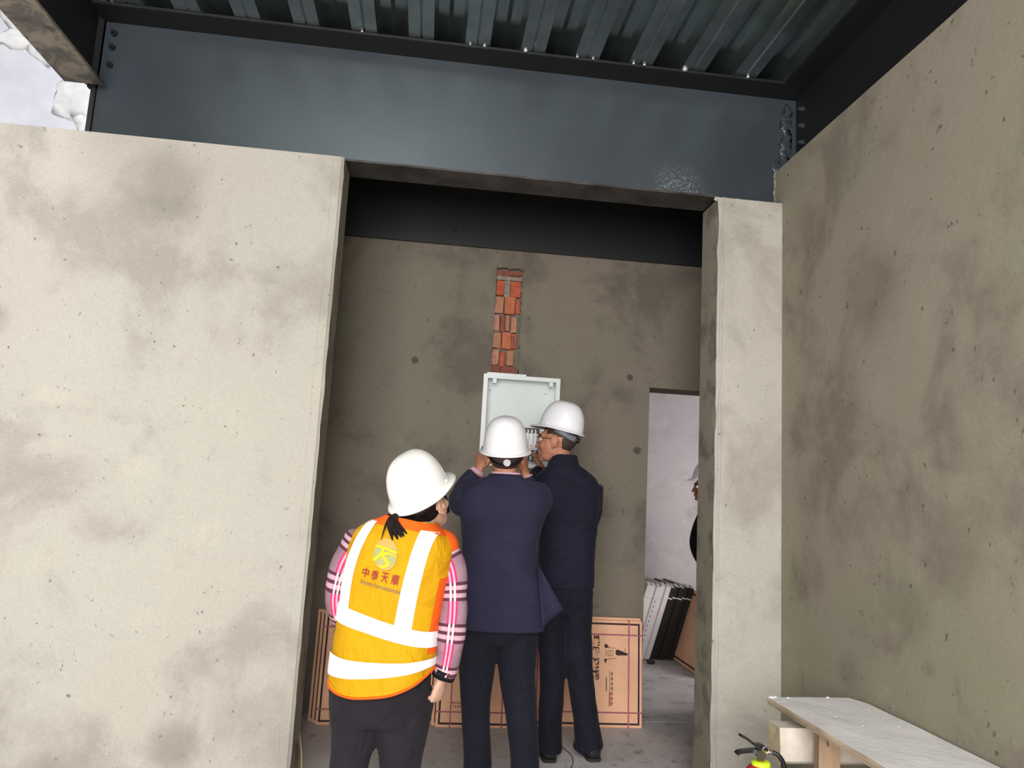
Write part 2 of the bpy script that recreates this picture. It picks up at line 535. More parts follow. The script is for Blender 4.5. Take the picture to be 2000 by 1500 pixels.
def tube(bm, pts, n=14, k=5, uv=None, round_ends=True, squash=None, ref=None, flat=0.0):
    """pts = [(x,y,z,r), ...]: smooth tapered tube; optional uv layer in metres"""
    D = catmull(pts, k)
    C = [Vector(d[:3]) for d in D]
    Rr = [max(0.0006, d[3]) for d in D]
    T = []
    for i in range(len(C)):
        t = C[min(i + 1, len(C) - 1)] - C[max(i - 1, 0)]
        T.append(t.normalized())
    up = Vector(ref) if ref is not None else (Vector((0, -1, 0)) if abs(T[0].y) < 0.9 else Vector((1, 0, 0)))
    rings, vv = [], []
    a = (up - T[0] * up.dot(T[0])).normalized()
    acc = 0.0
    seq = []
    if round_ends:
        for q in (0.15, 0.5, 0.8):
            seq.append((C[0] - T[0] * Rr[0] * 0.6 * (1 - q), Rr[0] * math.sqrt(1 - (1 - q) ** 2), T[0]))
    for i in range(len(C)):
        seq.append((C[i], Rr[i], T[i]))
    if round_ends:
        for q in (0.8, 0.5, 0.15):
            seq.append((C[-1] + T[-1] * Rr[-1] * 0.6 * (1 - q), Rr[-1] * math.sqrt(1 - (1 - q) ** 2), T[-1]))
    prev = seq[0][0]
    for (c, r, t) in seq:
        a = (a - t * a.dot(t)).normalized()
        b = t.cross(a)
        acc += (c - prev).length
        prev = c
        rb = r * (1 - flat)
        rings.append([c + a * (rb * math.cos(2 * PI * i / n)) + b * (r * math.sin(2 * PI * i / n)) for i in range(n)])
        vv.append(acc)
    rv = [[bm.verts.new(p) for p in rr] for rr in rings]
    rmax = max(Rr)
    lay = bm.loops.layers.uv.verify() if uv else None
    for q in range(len(rv) - 1):
        for i in range(n):
            j = (i + 1) % n
            f = bm.faces.new((rv[q][i], rv[q][j], rv[q + 1][j], rv[q + 1][i]))
            if uv:
                du = 2 * PI * rmax / n
                for lp, (uu, vvv) in zip(f.loops, ((i, vv[q]), (i + 1, vv[q]), (i + 1, vv[q + 1]), (i, vv[q + 1]))):
                    lp[lay].uv = (uu * du - n * du / 2 + uv[0], vvv + uv[1])
    bm.faces.new(list(reversed(rv[0])))
    bm.faces.new(rv[-1])


def ellipsoid(bm, c, rx, ry, rz, M=None, seg=20, rings=12):
    g = bmesh.ops.create_uvsphere(bm, u_segments=seg, v_segments=rings, radius=1.0)
    T = (M if M is not None else Matrix.Identity(4)) @ Matrix.Translation(c) @ Matrix.Diagonal((rx, ry, rz, 1))
    for v in g['verts']:
        v.co = T @ v.co
    return g['verts']


def remesh(bm, voxel, smooth=3, ratio=1.0, fac=0.5):
    """fuse overlapping closed shells into one continuous skin"""
    bmesh.ops.recalc_face_normals(bm, faces=bm.faces)
    me = bpy.data.meshes.new('tmp')
    bm.to_mesh(me)
    bm.free()
    o = bpy.data.objects.new('tmp', me)
    COL.objects.link(o)
    r = o.modifiers.new('r', 'REMESH')
    r.mode = 'VOXEL'
    r.voxel_size = voxel
    if smooth:
        s = o.modifiers.new('s', 'SMOOTH')
        s.iterations = smooth
        s.factor = fac
    if ratio < 1:
        d = o.modifiers.new('d', 'DECIMATE')
        d.ratio = ratio
    dg = bpy.context.evaluated_depsgraph_get()
    dg.update()
    out = bpy.data.meshes.new_from_object(o.evaluated_get(dg))
    bpy.data.objects.remove(o, do_unlink=True)
    bpy.data.meshes.remove(me)
    nb = bmesh.new()
    nb.from_mesh(out)
    bpy.data.meshes.remove(out)
    return nb


def folds(bm, amp, freq, seed=0.0, zlo=-9, zhi=9):
    """soft cloth folds: push the skin along its normals by stretched noise"""
    bm.normal_update()
    mv = []
    for v in bm.verts:
        p = v.co
        if p.z < zlo or p.z > zhi:
            mv.append(0)
            continue
        q = Vector((p.x * freq[0] + seed, p.y * freq[1], p.z * freq[2] + p.x * freq[3]))
        n = mnoise.noise(q)
        mv.append(amp * (1 - abs(n) * 2.0) * 0.6 + amp * 0.4 * mnoise.noise(q * 2.3))
    for v, d in zip(bm.verts, mv):
        v.co += v.normal * d


_font_cache = {}


def text_bm(txt, size, weight=0.0, shear=0.0):
    """flat lettering: returns (verts 2D, faces) centred on its own box"""
    cu = bpy.data.curves.new('t', 'FONT')
    cu.body = txt
    cu.size = size
    cu.offset = weight
    cu.shear = shear
    cu.resolution_u = 3
    o = bpy.data.objects.new('t', cu)
    COL.objects.link(o)
    dg = bpy.context.evaluated_depsgraph_get()
    dg.update()
    me = bpy.data.meshes.new_from_object(o.evaluated_get(dg))
    vs = [v.co.copy() for v in me.vertices]
    fs = [tuple(p.vertices) for p in me.polygons]
    bpy.data.objects.remove(o, do_unlink=True)
    bpy.data.curves.remove(cu)
    bpy.data.meshes.remove(me)
    if vs:
        x0, x1 = min(v.x for v in vs), max(v.x for v in vs)
        y0, y1 = min(v.y for v in vs), max(v.y for v in vs)
        c = Vector(((x0 + x1) / 2, (y0 + y1) / 2, 0))
        vs = [v - c for v in vs]
        return vs, fs, (x1 - x0, y1 - y0)
    return vs, fs, (0, 0)


def put_text(bm, txt, size, fn, weight=0.0, fit=None, shear=0.0):
    vs, fs, (w, h) = text_bm(txt, size, weight, shear)
    if not vs:
        return
    kx = fit[0] / w if fit and fit[0] else 1.0
    ky = fit[1] / h if fit and fit[1] else 1.0
    nv = [bm.verts.new(fn(v.x * kx, v.y * ky)) for v in vs]
    for f in fs:
        try:
            bm.faces.new([nv[i] for i in f])
        except ValueError:
            pass


def lump(bm, c, r, seed, squash=(1, 1, 1), sub=2, rough=0.5):
    g = bmesh.ops.create_icosphere(bm, subdivisions=sub, radius=1.0)
    for v in g['verts']:
        n = mnoise.noise(v.co * 1.7 + Vector((seed, seed * 2.1, 0)))
        v.co = Vector(c) + Vector((v.co.x * squash[0], v.co.y * squash[1], v.co.z * squash[2])) * (r * (1 + rough * n))


# ================================================================== THE SETTING
# ---- floor
b = B()
box(b, -4.8, 4.2, -3.2, 4.72, -0.12, 0.0)
box(b, -4.8, 4.2, 4.728, 7.6, -0.12, 0.0)
struct(obj('floor', b, 'floor'), 'dusty grey concrete floor running through both rooms')

# ---- front wall, left of the opening: plaster with a worn rounded jamb edge
def jamb_wall(name, x_in, sgn, x_out, y0, y1, top, mat, label, seed):
    """upright slab whose opening-side corner is chipped; sgn=+1: the opening lies to +X"""
    b = B()
    nz = 60
    rings = []
    for k in range(nz + 1):
        z = top * k / nz
        j = mnoise.noise(Vector((seed, 0, z * 7))) * 0.006 + mnoise.noise(Vector((seed, 3, z * 23))) * 0.003
        ch = 0.010 + 0.008 * abs(mnoise.noise(Vector((seed, 9, z * 11))))
        jt = 0.0
        if k == nz:
            jt = -0.01
        xi = x_in + sgn * j
        pts = [(x_out, y0), (x_in - sgn * 0.06, y0), (xi - sgn * ch, y0 + 0.001), (xi, y0 + ch * 0.8), (x_in + sgn * 0.0, y0 + 0.05), (x_in, y1), (x_out, y1)]
        rings.append([Vector((p[0], p[1], z)) for p in pts])
    loft(b, rings)
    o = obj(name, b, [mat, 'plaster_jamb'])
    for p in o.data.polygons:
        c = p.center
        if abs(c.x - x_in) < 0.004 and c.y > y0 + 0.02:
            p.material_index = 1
    return struct(o, label)


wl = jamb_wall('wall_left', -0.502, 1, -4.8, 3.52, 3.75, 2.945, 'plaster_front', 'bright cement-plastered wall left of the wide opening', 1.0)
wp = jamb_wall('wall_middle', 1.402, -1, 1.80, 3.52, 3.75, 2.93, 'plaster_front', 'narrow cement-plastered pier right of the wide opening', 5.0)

# plaster bead along the left jamb (a slightly proud strip with a ragged inner line)
b = B()
prev = None
for k in range(90):
    z = 2.93 * k / 89
    xo = -0.555 + 0.012 * mnoise.noise(Vector((2.2, 0, z * 5))) + 0.006 * mnoise.noise(Vector((7.2, 0, z * 22)))
    row = [b.verts.new((xo, 3.5205, z)), b.verts.new((xo + 0.003, 3.5165, z)), b.verts.new((-0.516, 3.5165, z)), b.verts.new((-0.512, 3.5205, z))]
    if prev:
        for i in range(3):
            b.faces.new((prev[i], prev[i + 1], row[i + 1], row[i]))
    prev = row
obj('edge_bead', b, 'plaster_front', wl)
b = B()
prev = None
for k in range(90):
    z = 2.92 * k / 89
    xo = 1.428 + 0.008 * mnoise.noise(Vector((12.2, 0, z * 5))) + 0.005 * mnoise.noise(Vector((17.2, 0, z * 22)))
    row = [b.verts.new((1.412, 3.5205, z)), b.verts.new((1.415, 3.5165, z)), b.verts.new((xo - 0.003, 3.5165, z)), b.verts.new((xo, 3.5205, z))]
    if prev:
        for i in range(3):
            b.faces.new((prev[i], prev[i + 1], row[i + 1], row[i]))
    prev = row
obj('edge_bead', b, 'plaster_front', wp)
# ragged cap of plaster on the pier, and the bit of plaster climbing the beam in the corner
b = B()
for i in range(14):
    x = 1.40 + 0.345 * i / 13
    lump(b, (x, 3.535, 2.925), 0.016, i * 1.3, (1.3, 1.0, 0.8), 1)
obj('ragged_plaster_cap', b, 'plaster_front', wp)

# ---- right wall with a slightly wavy top edge
b = B()
rings = []
for k in range(41):
    y = 3.75 - (3.75 + 2.9) * k / 40
    t = 3.143 + 0.004 * mnoise.noise(Vector((y * 6, 1, 1))) + 0.003 * mnoise.noise(Vector((y * 19, 4, 1)))
    rings.append([Vector(p) for p in ((1.743, y, 0), (1.743, y, t - 0.008), (1.751, y, t), (2.0, y, t), (2.0, y, 0))])
loft(b, rings)
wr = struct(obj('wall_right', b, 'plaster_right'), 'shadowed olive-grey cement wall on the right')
b = B()
for i, z in enumerate((2.95, 2.975, 3.0, 3.03, 3.06, 3.085, 3.105, 3.125)):
    lump(b, (1.752, 3.612 - .004 * (i % 3), z), 0.016, i * 5.3 + 1, (0.9, 1.0, 1.3), 1, 0.7)
obj('corner_plaster_crumbs', b, 'plaster_right', wr)

# ---- back wall of the inner room: door gap, chase for the bricks, recess for the box
YB = 4.75
b = B()
xs = [-1.3, 0.337, 0.372, 0.552, 0.815, 1.432, 2.24, 3.0]
zs = [0.0, 1.53, 2.10, 2.835, 2.95, 3.5]


def depth(i, j):
    x0, x1, z0, z1 = xs[i], xs[i + 1], zs[j], zs[j + 1]
    cx, cz = (x0 + x1) / 2, (z0 + z1) / 2
    if 1.432 < cx < 2.24 and cz < 2.10:
        return None
    if 0.337 < cx < 0.815 and 1.53 < cz < 2.10:
        return 0.10
    if 0.372 < cx < 0.552 and 2.10 < cz < 2.835:
        return 0.045
    return 0.0


for i in range(len(xs) - 1):
    for j in range(len(zs) - 1):
        d = depth(i, j)
        if d is None:
            continue
        box(b, xs[i], xs[i + 1], YB + d, YB + 0.24, zs[j], zs[j + 1])
bmesh.ops.remove_doubles(b, verts=b.verts, dist=1e-5)
dead = {}
for f in b.faces:
    key = tuple(sorted(v.index for v in f.verts))
b.verts.index_update()
seen = {}
for f in list(b.faces):
    key = tuple(sorted(v.index for v in f.verts))
    seen.setdefault(key, []).append(f)
kill = [f for fl in seen.values() if len(fl) > 1 for f in fl]
bmesh.ops.delete(b, geom=kill, context='FACES')
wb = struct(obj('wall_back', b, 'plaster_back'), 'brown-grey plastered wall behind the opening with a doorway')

# bricks bared in the chase, each a piece of the wall
BR = [  # x0, x1, z0, z1, proud, material   (world metres on the wall face)
    (0.372, 0.415, 2.785, 2.828, 0.016, 'brick_dark'), (0.422, 0.540, 2.788, 2.822, 0.018, 'brick_dark'),
    (0.376, 0.428, 2.645, 2.752, 0.032, 'brick_red'), (0.470, 0.540, 2.640, 2.748, 0.036, 'brick_red'),
    (0.374, 0.428, 2.528, 2.636, 0.036, 'brick_tan'), (0.436, 0.506, 2.522, 2.636, 0.040, 'brick_orange'), (0.509, 0.540, 2.535, 2.626, 0.024, 'brick_red'),
    (0.368, 0.410, 2.408, 2.514, 0.034, 'brick_pink'), (0.414, 0.444, 2.406, 2.512, 0.026, 'brick_dark'), (0.450, 0.476, 2.410, 2.512, 0.036, 'brick_tan'), (0.484, 0.524, 2.402, 2.506, 0.038, 'brick_pink'),
    (0.370, 0.424, 2.294, 2.398, 0.034, 'brick_tan'), (0.430, 0.492, 2.288, 2.396, 0.040, 'brick_orange'), (0.498, 0.530, 2.296, 2.396, 0.030, 'brick_red'),
    (0.372, 0.420, 2.180, 2.284, 0.034, 'brick_pink'), (0.426, 0.458, 2.176, 2.268, 0.024, 'brick_red'), (0.466, 0.514, 2.180, 2.280, 0.036, 'brick_tan'),
    (0.360, 0.430, 2.118, 2.170, 0.022, 'brick_dark'), (0.436, 0.535, 2.118, 2.170, 0.020, 'brick_dark'),
]
rng = random.Random(3)
for (x0, x1, z0, z1, pr, mt) in BR:
    b = B()
    vs = box(b, x0, x1, YB + 0.047 - pr, YB + 0.05, z0, z1)
    for v in vs:
        if v.co.y < YB + 0.046:
            v.co += Vector((rng.uniform(-.004, .004), rng.uniform(-.006, .005), rng.uniform(-.005, .005)))
    bmesh.ops.subdivide_edges(b, edges=b.edges, cuts=1, use_grid_fill=True)
    for v in b.verts:
        v.co += Vector((rng.uniform(-.0015, .0015), rng.uniform(-.003, .001), rng.uniform(-.0015, .0015)))
    obj('brick', b, mt, wb, bevel=0.002)
# slot of the perforated brick in the fourth course, and mortar between
b = B()
box(b, 0.504, 0.514, YB + 0.012, YB + 0.05, 2.315, 2.38)
obj('brick_slot', b, 'black_plastic', wb)
b = B()
box(b, 0.430, 0.468, YB + 0.022, YB + 0.05, 2.642, 2.752)
box(b, 0.372, 0.548, YB + 0.020, YB + 0.05, 2.755, 2.782)
for (x, z) in ((0.40, 2.638), (0.45, 2.64), (0.50, 2.637), (0.41, 2.518), (0.47, 2.516), (0.39, 2.402), (0.46, 2.40), (0.42, 2.287), (0.40, 2.172), (0.48, 2.172)):
    lump(b, (x, YB + 0.035, z), 0.012, x * 31 + z, (2.2, 1, 0.6), 1)
obj('mortar', b, 'mortar', wb)
b = B()
for s in range(60):
    side = s % 2
    z = 2.14 + 0.70 * (s // 2) / 29
    x = (0.366 if side == 0 else 0.553) + rng.uniform(-.006, .006) - (2.835 - z) * 0.012
    lump(b, (x, YB + 0.006, z), rng.uniform(0.010, 0.016), s * 0.77, (0.8, 0.7, 1.5), 1)
for s in range(12):
    lump(b, (0.372 + 0.18 * s / 11, YB + 0.006, 2.838 + rng.uniform(-.004, .006)), 0.012, s * 3.1, (1.4, 0.7, 0.8), 1)
for s in range(10):
    lump(b, (0.50 + 0.2 * s / 9, YB + 0.004, 1.525 + rng.uniform(-.008, .008)), 0.018, s * 2.1, (1.4, 0.6, 0.8), 1)
obj('chipped_plaster_rim', b, 'plaster_back', wb)

# ---- other walls of the shell
b = B()
box(b, -1.3, -1.2, 3.75, 4.75, 0, 3.5)
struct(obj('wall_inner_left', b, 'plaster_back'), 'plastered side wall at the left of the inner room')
b = B()
box(b, 2.9, 3.0, 3.75, 4.75, 0, 3.5)
box(b, 1.80, 3.0, 3.66, 3.75, 0, 3.5)
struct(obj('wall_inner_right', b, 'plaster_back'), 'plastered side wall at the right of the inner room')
b = B()
box(b, 0.4, 4.2, 7.30, 7.45, 0, 3.5)
struct(obj('wall_far', b, 'limewash'), 'streaky limewashed wall seen through the inner doorway')
b = B()
box(b, 0.3, 0.4, 4.99, 7.45, 0, 3.5)
struct(obj('wall_far_left', b, 'limewash'), 'limewashed side wall of the room beyond the doorway')
b = B()
box(b, 4.1, 4.2, 4.75, 7.45, 0, 3.5)
box(b, 3.0, 4.2, 4.65, 4.75, 0, 3.5)
struct(obj('wall_far_right', b, 'limewash'), 'limewashed window-side wall of the room beyond the doorway')
b = B()
box(b, -7.0, -1.35, 5.4, 5.6, 0, 6.5)
wo = struct(obj('wall_outer', b, 'white_render'), 'sunlit white rendered wall behind the left wall top')
for (x, z, r, sq, sd) in ((-2.66, 4.02, 0.13, (0.9, 0.28, 1.0), 2.0), (-2.50, 3.88, 0.13, (0.9, 0.25, 1.0), 4.4), (-2.95, 4.5, 0.12, (0.7, 0.25, 1.2), 6.1), (-3.18, 4.72, 0.10, (0.9, 0.3, 1.0), 8.0), (-3.2, 4.42, 0.06, (1.4, 0.4, 0.7), 9.3)):
    b = B()
    lump(b, (x, 5.4, z), r * 1.6, sd, sq, 3, 0.6)
    obj('plaster_lump', b, 'white_lump', wo, smooth=True)
b = B()
box(b, -4.9, -4.8, -3.2, 3.75, 0, 2.95)
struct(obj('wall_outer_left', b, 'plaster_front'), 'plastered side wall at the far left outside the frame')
b = B()
box(b, -4.9, -2.35, -3.2, -3.0, 0, 3.5)
box(b, 0.65, 2.0, -3.2, -3.0, 0, 3.5)
box(b, -2.35, 0.65, -3.2, -3.0, 3.5, 3.64)
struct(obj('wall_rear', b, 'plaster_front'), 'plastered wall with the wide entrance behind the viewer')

# ---- ceiling: profiled steel deck laid in separate sheets, unseen slab added above to block light
ceil = struct(empty('ceiling', (0, 0, 3.584)), 'profiled steel deck ceiling above the opening')
PER = 0.281


def deck_profile(x):
    """height of the sheet above its low flats at x (metres)"""
    t = ((x + 0.1736 + PER / 2) % PER) - PER / 2
    a = abs(t)
    if a < 0.006:
        return 0.006 * (1 - a / 0.006)
    if a < 0.062:
        return 0.0
    if a < 0.080:
        return 0.072 * (a - 0.062) / 0.018
    if a > 0.130:
        return 0.072 - 0.012 * (a - 0.130) / 0.0105
    return 0.072


xl = -0.1736 - 6 * PER + PER / 2
edges = [xl + PER * 3 * k for k in range(0, 6)]
for k in range(len(edges) - 1):
    x0, x1 = max(edges[k], -1.74), min(edges[k + 1], 1.85)
    if x1 - x0 < 0.02:
        continue
    cut = set()
    c = -0.1736 - 8 * PER
    while c < 2.2:
        for d in (-0.1405, -0.130, -0.080, -0.062, -0.006, 0, 0.006, 0.062, 0.080, 0.130):
            if x0 < c + d < x1:
                cut.add(round(c + d, 5))
        c += PER
    cx = sorted(cut | {x0, x1})
    b = B()
    lo = []
    for x in cx:
        z = 3.586 + deck_profile(x) + (0.0008 if k % 2 else 0.0)
        lo.append([b.verts.new((x, y, z)) for y in (-1.5, 0.4, 3.72)] + [b.verts.new((x, y, z + 0.0012)) for y in (3.72, 0.4, -1.5)])
    for p, q in zip(lo, lo[1:]):
        for i in range(6):
            j = (i + 1) % 6
            b.faces.new((p[i], p[j], q[j], q[i]))
    b.faces.new(lo[0])
    b.faces.new(list(reversed(lo[-1])))
    obj('deck_sheet', b, 'deck', ceil)
for (x, r) in ((-0.456, .006), (0.069, .006), (0.140, .007), (0.344, .010), (0.605, .007), (0.686, .006), (0.894, .007), (0.950, .007), (1.161, .013), (1.495, .008)):
    b = B()
    ellipsoid(b, (x * 1.0214, 3.468, 3.582), r * 1.2, r, r * 0.8, seg=10, rings=6)
    obj('deck_screw', b, 'screw', ceil, smooth=True)
b = B()
box(b, -1.84, 2.0, -1.5, 5.0, 3.68, 3.78)
obj('added_unseen_slab', b, 'plaster_jamb', ceil)
b = B()
box(b, -1.3, 3.0, 3.82, 4.75, 3.5, 3.55)
box(b, 0.3, 4.2, 4.75, 7.45, 3.5, 3.6)
struct(obj('ceiling_inner', b, 'plaster_jamb'), 'dark flat ceiling of the rooms beyond the opening')

# ---- steel beams
mb = empty('beam', (0, 3.72, 2.97))
struct(mb, 'wide slate-blue steel beam spanning over the opening')
b = B()
box(b, -1.73, 1.88, 3.622, 3.642, 2.975, 3.570)
box(b, -1.73, -0.53, 3.622, 3.642, 2.88, 2.975)
box(b, 1.43, 1.88, 3.622, 3.642, 2.88, 2.975)
obj('web', b, 'beam_paint', mb)
b = B()
rings = []
for k in range(81):   # lower flange with a dented, scraped edge
    x = -0.53 + 1.96 * k / 80
    d = 0.003 * mnoise.noise(Vector((x * 11, 2, 0)))
    rings.append([Vector((x, 3.620 + d, 2.971)), Vector((x, 3.620 + d, 2.982 + d)), Vector((x, 3.82, 2.982)), Vector((x, 3.82, 2.971))])
loft(b, rings)
obj('bottom_flange', b, 'flange_dark', mb)
b = B()
box(b, -1.74, 1.88, 3.473, 3.78, 3.570, 3.584)
obj('top_flange', b, 'beam_dark', mb, bevel=0.001)
b = B()
box(b, -1.753, -1.731, 3.607, 3.76, 2.97, 3.57)
box(b, -1.770, -1.731, 3.602, 3.63, 3.21, 3.65)
obj('end_plate', b, 'beam_dark', mb, bevel=0.002)
b = B()
for i, (x, z) in enumerate(((1.822, 3.50), (1.816, 3.46), (1.812, 3.42), (1.818, 3.37), (1.820, 3.33), (1.808, 3.29), (1.806, 3.25), (1.80, 3.21), (1.775, 3.17), (1.76, 3.13))):
    lump(b, (x, 3.6215, z), 0.022 + .006 * (i % 3), x * 37 + z * 29, (1.0, 0.10, 1.4), 2, 0.9)
obj('weld_bead', b, 'beam_paint', mb, smooth=True)
for z in (3.34, 3.435, 3.51):
    b = B()
    bmesh.ops.create_cone(b, cap_ends=True, segments=6, radius1=0.016, radius2=0.016, depth=0.014, matrix=Matrix.Translation((-1.685, 3.612, z)) @ Matrix.Rotation(PI / 2, 4, 'X'))
    bmesh.ops.create_cone(b, cap_ends=True, segments=10, radius1=0.009, radius2=0.009, depth=0.03, matrix=Matrix.Translation((-1.685, 3.607, z)) @ Matrix.Rotation(PI / 2, 4, 'X'))
    obj('bolt', b, 'beam_dark', mb)

rb = empty('beam', (1.88, 1.6, 3.1))
struct(rb, 'near-black steel beam lying along the top of the right wall')
b = B()
box(b, 1.87, 1.89, -2.9, 3.70, 3.12, 3.570)
obj('web', b, 'beam_dark', rb)
b = B()
box(b, 1.737, 2.0, -2.9, 3.471, 3.570, 3.584)
obj('top_flange', b, 'beam_dark', rb)
for z in (3.29, 3.385, 3.48):
    b = B()
    bmesh.ops.create_cone(b, cap_ends=True, segments=6, radius1=0.014, radius2=0.014, depth=0.014, matrix=Matrix.Translation((1.863, 3.54, z)) @ Matrix.Rotation(PI / 2, 4, 'Y'))
    bmesh.ops.create_cone(b, cap_ends=True, segments=10, radius1=0.008, radius2=0.008, depth=0.034, matrix=Matrix.Translation((1.857, 3.54, z)) @ Matrix.Rotation(PI / 2, 4, 'Y'))
    obj('bolt', b, 'beam_paint', rb)

lb = empty('beam', (-1.77, 1.0, 3.2))
struct(lb, 'cement-smeared steel cross beam at the upper left corner')
b = B()
box(b, -1.855, -1.677, -2.9, 3.562, 3.204, 3.218)
obj('bottom_flange', b, 'rusty', lb, bevel=0.002)
b = B()
box(b, -1.776, -1.760, -2.9, 3.60, 3.218, 3.65)
obj('web', b, 'beam_dark', lb)
b = B()
box(b, -1.855, -1.677, -2.9, 3.47, 3.65, 3.664)
obj('top_flange', b, 'beam_dark', lb)

bb = empty('beam', (0.6, 4.74, 2.95))
struct(bb, 'black steel beam over the inner back wall')
b = B()
box(b, -1.2, -0.147, 4.722, 4.738, 2.952, 3.5)
obj('web', b, 'beam_dark', bb, bevel=0.001)
b = B()
box(b, -0.143, 2.9, 4.726, 4.742, 2.952, 3.5)
obj('web', b, 'beam_dark', bb, bevel=0.001)
b = B()
bmesh.ops.create_cone(b, cap_ends=True, segments=12, radius1=0.016, radius2=0.016, depth=0.012, matrix=Matrix.Translation((0.075, 4.722, 3.06)) @ Matrix.Rotation(PI / 2, 4, 'X'))
obj('bolt', b, 'black_plastic', bb)

# ================================================================== THINGS
# ---- distribution box
eb = empty('distribution_box', (0.576, YB, 1.53), 'open white electrical box set in the back wall below the bared bricks', 'electrical box')
b = B()
x0, x1, z0, z1 = 0.337, 0.815, 1.535, 2.10
box(b, x0, x1, YB + 0.088, YB + 0.098, z0, z1)
obj('back_panel', b, 'box_inner', eb)
b = B()
for (a0, a1, c0, c1) in ((x0, x0 + .004, z0, z1), (x1 - .004, x1, z0, z1), (x0 + .004, x1 - .004, z0, z0 + .004), (x0 + .004, x1 - .004, z1 - .004, z1)):
    box(b, a0, a1, YB - 0.018, YB + 0.088, c0, c1)
obj('side_walls', b, 'box_white', eb)
b = B()
for (a0, a1, c0, c1) in ((x0 - .012, x0 + .016, z0 - .012, z1 + .012), (x1 - .016, x1 + .012, z0 - .012, z1 + .012), (x0 + .016, x1 - .016, z0 - .012, z0 + .012), (x0 + .016, x1 - .016, z1 - .014, z1 + .012)):
    box(b, a0, a1, YB - 0.022, YB - 0.017, c0, c1)
obj('rim', b, 'box_white', eb, bevel=0.001)
b = B()
box(b, 0.345, 0.60, YB - 0.028, YB - 0.022, 2.100, 2.122)
obj('top_lip', b, 'box_white', eb, bevel=0.002)
for x in (0.385, 0.755):
    b = B()
    box(b, x, x + 0.024, YB - 0.024, YB + 0.01, 2.055, 2.084)
    box(b, x + 0.007, x + 0.016, YB - 0.026, YB - 0.022, 2.064, 2.073)
    fb = obj('fixing_tab', b, 'box_white', eb, bevel=0.001)
    b = B()
    bmesh.ops.create_cone(b, cap_ends=True, segments=10, radius1=0.006, radius2=0.006, depth=0.006, matrix=Matrix.Translation((x - 0.005, YB + 0.086, 2.02)) @ Matrix.Rotation(PI / 2, 4, 'X'))
    obj('screw', b, 'knob', eb)
b = B()
box(b, 0.40, 0.72, YB + 0.06, YB + 0.088, 1.655, 1.69)
obj('mounting_rail', b, 'chrome', eb)
for i in range(9):
    xx = 0.43 + i * 0.03
    b = B()
    box(b, xx, xx + 0.0285, YB + 0.005, YB + 0.062, 1.640, 1.745)
    box(b, xx + 0.001, xx + 0.0275, YB - 0.012, YB + 0.005, 1.650, 1.74)
    br = obj('breaker', b, 'breaker_white', eb, bevel=0.001)
    b = B()
    box(b, xx + 0.009, xx + 0.020, YB - 0.018, YB - 0.012, 1.655, 1.672)
    obj('toggle', b, 'knob', br)
for (z0_, z1_) in ((1.745, 1.782), (1.572, 1.640)):
    b = B()
    box(b, 0.42, 0.71, YB + 0.02, YB + 0.08, z0_, z1_)
    obj('terminal_block', b, 'black_plastic', eb)
for i in range(11):
    xx = 0.437 + i * 0.0245
    for (zz, dz) in ((1.748, 0.022), (1.616, 0.018), (1.578, 0.022)):
        b = B()
        tube(b, [(xx, YB + 0.02, zz, .006), (xx + .004, YB + 0.006, zz + dz * .4, .007), (xx + .001, YB + 0.016, zz + dz, .005)], 8, 3)
        obj('wire_loop', b, 'breaker_white', eb, smooth=True)

# ---- tile cartons
def carton_mesh(w, h, t):
    """flat cardboard case standing on its long edge: origin at the lower front left corner, front faces -Y"""
    b = B()
    box(b, 0, w, 0, t, 0, h)
    return b


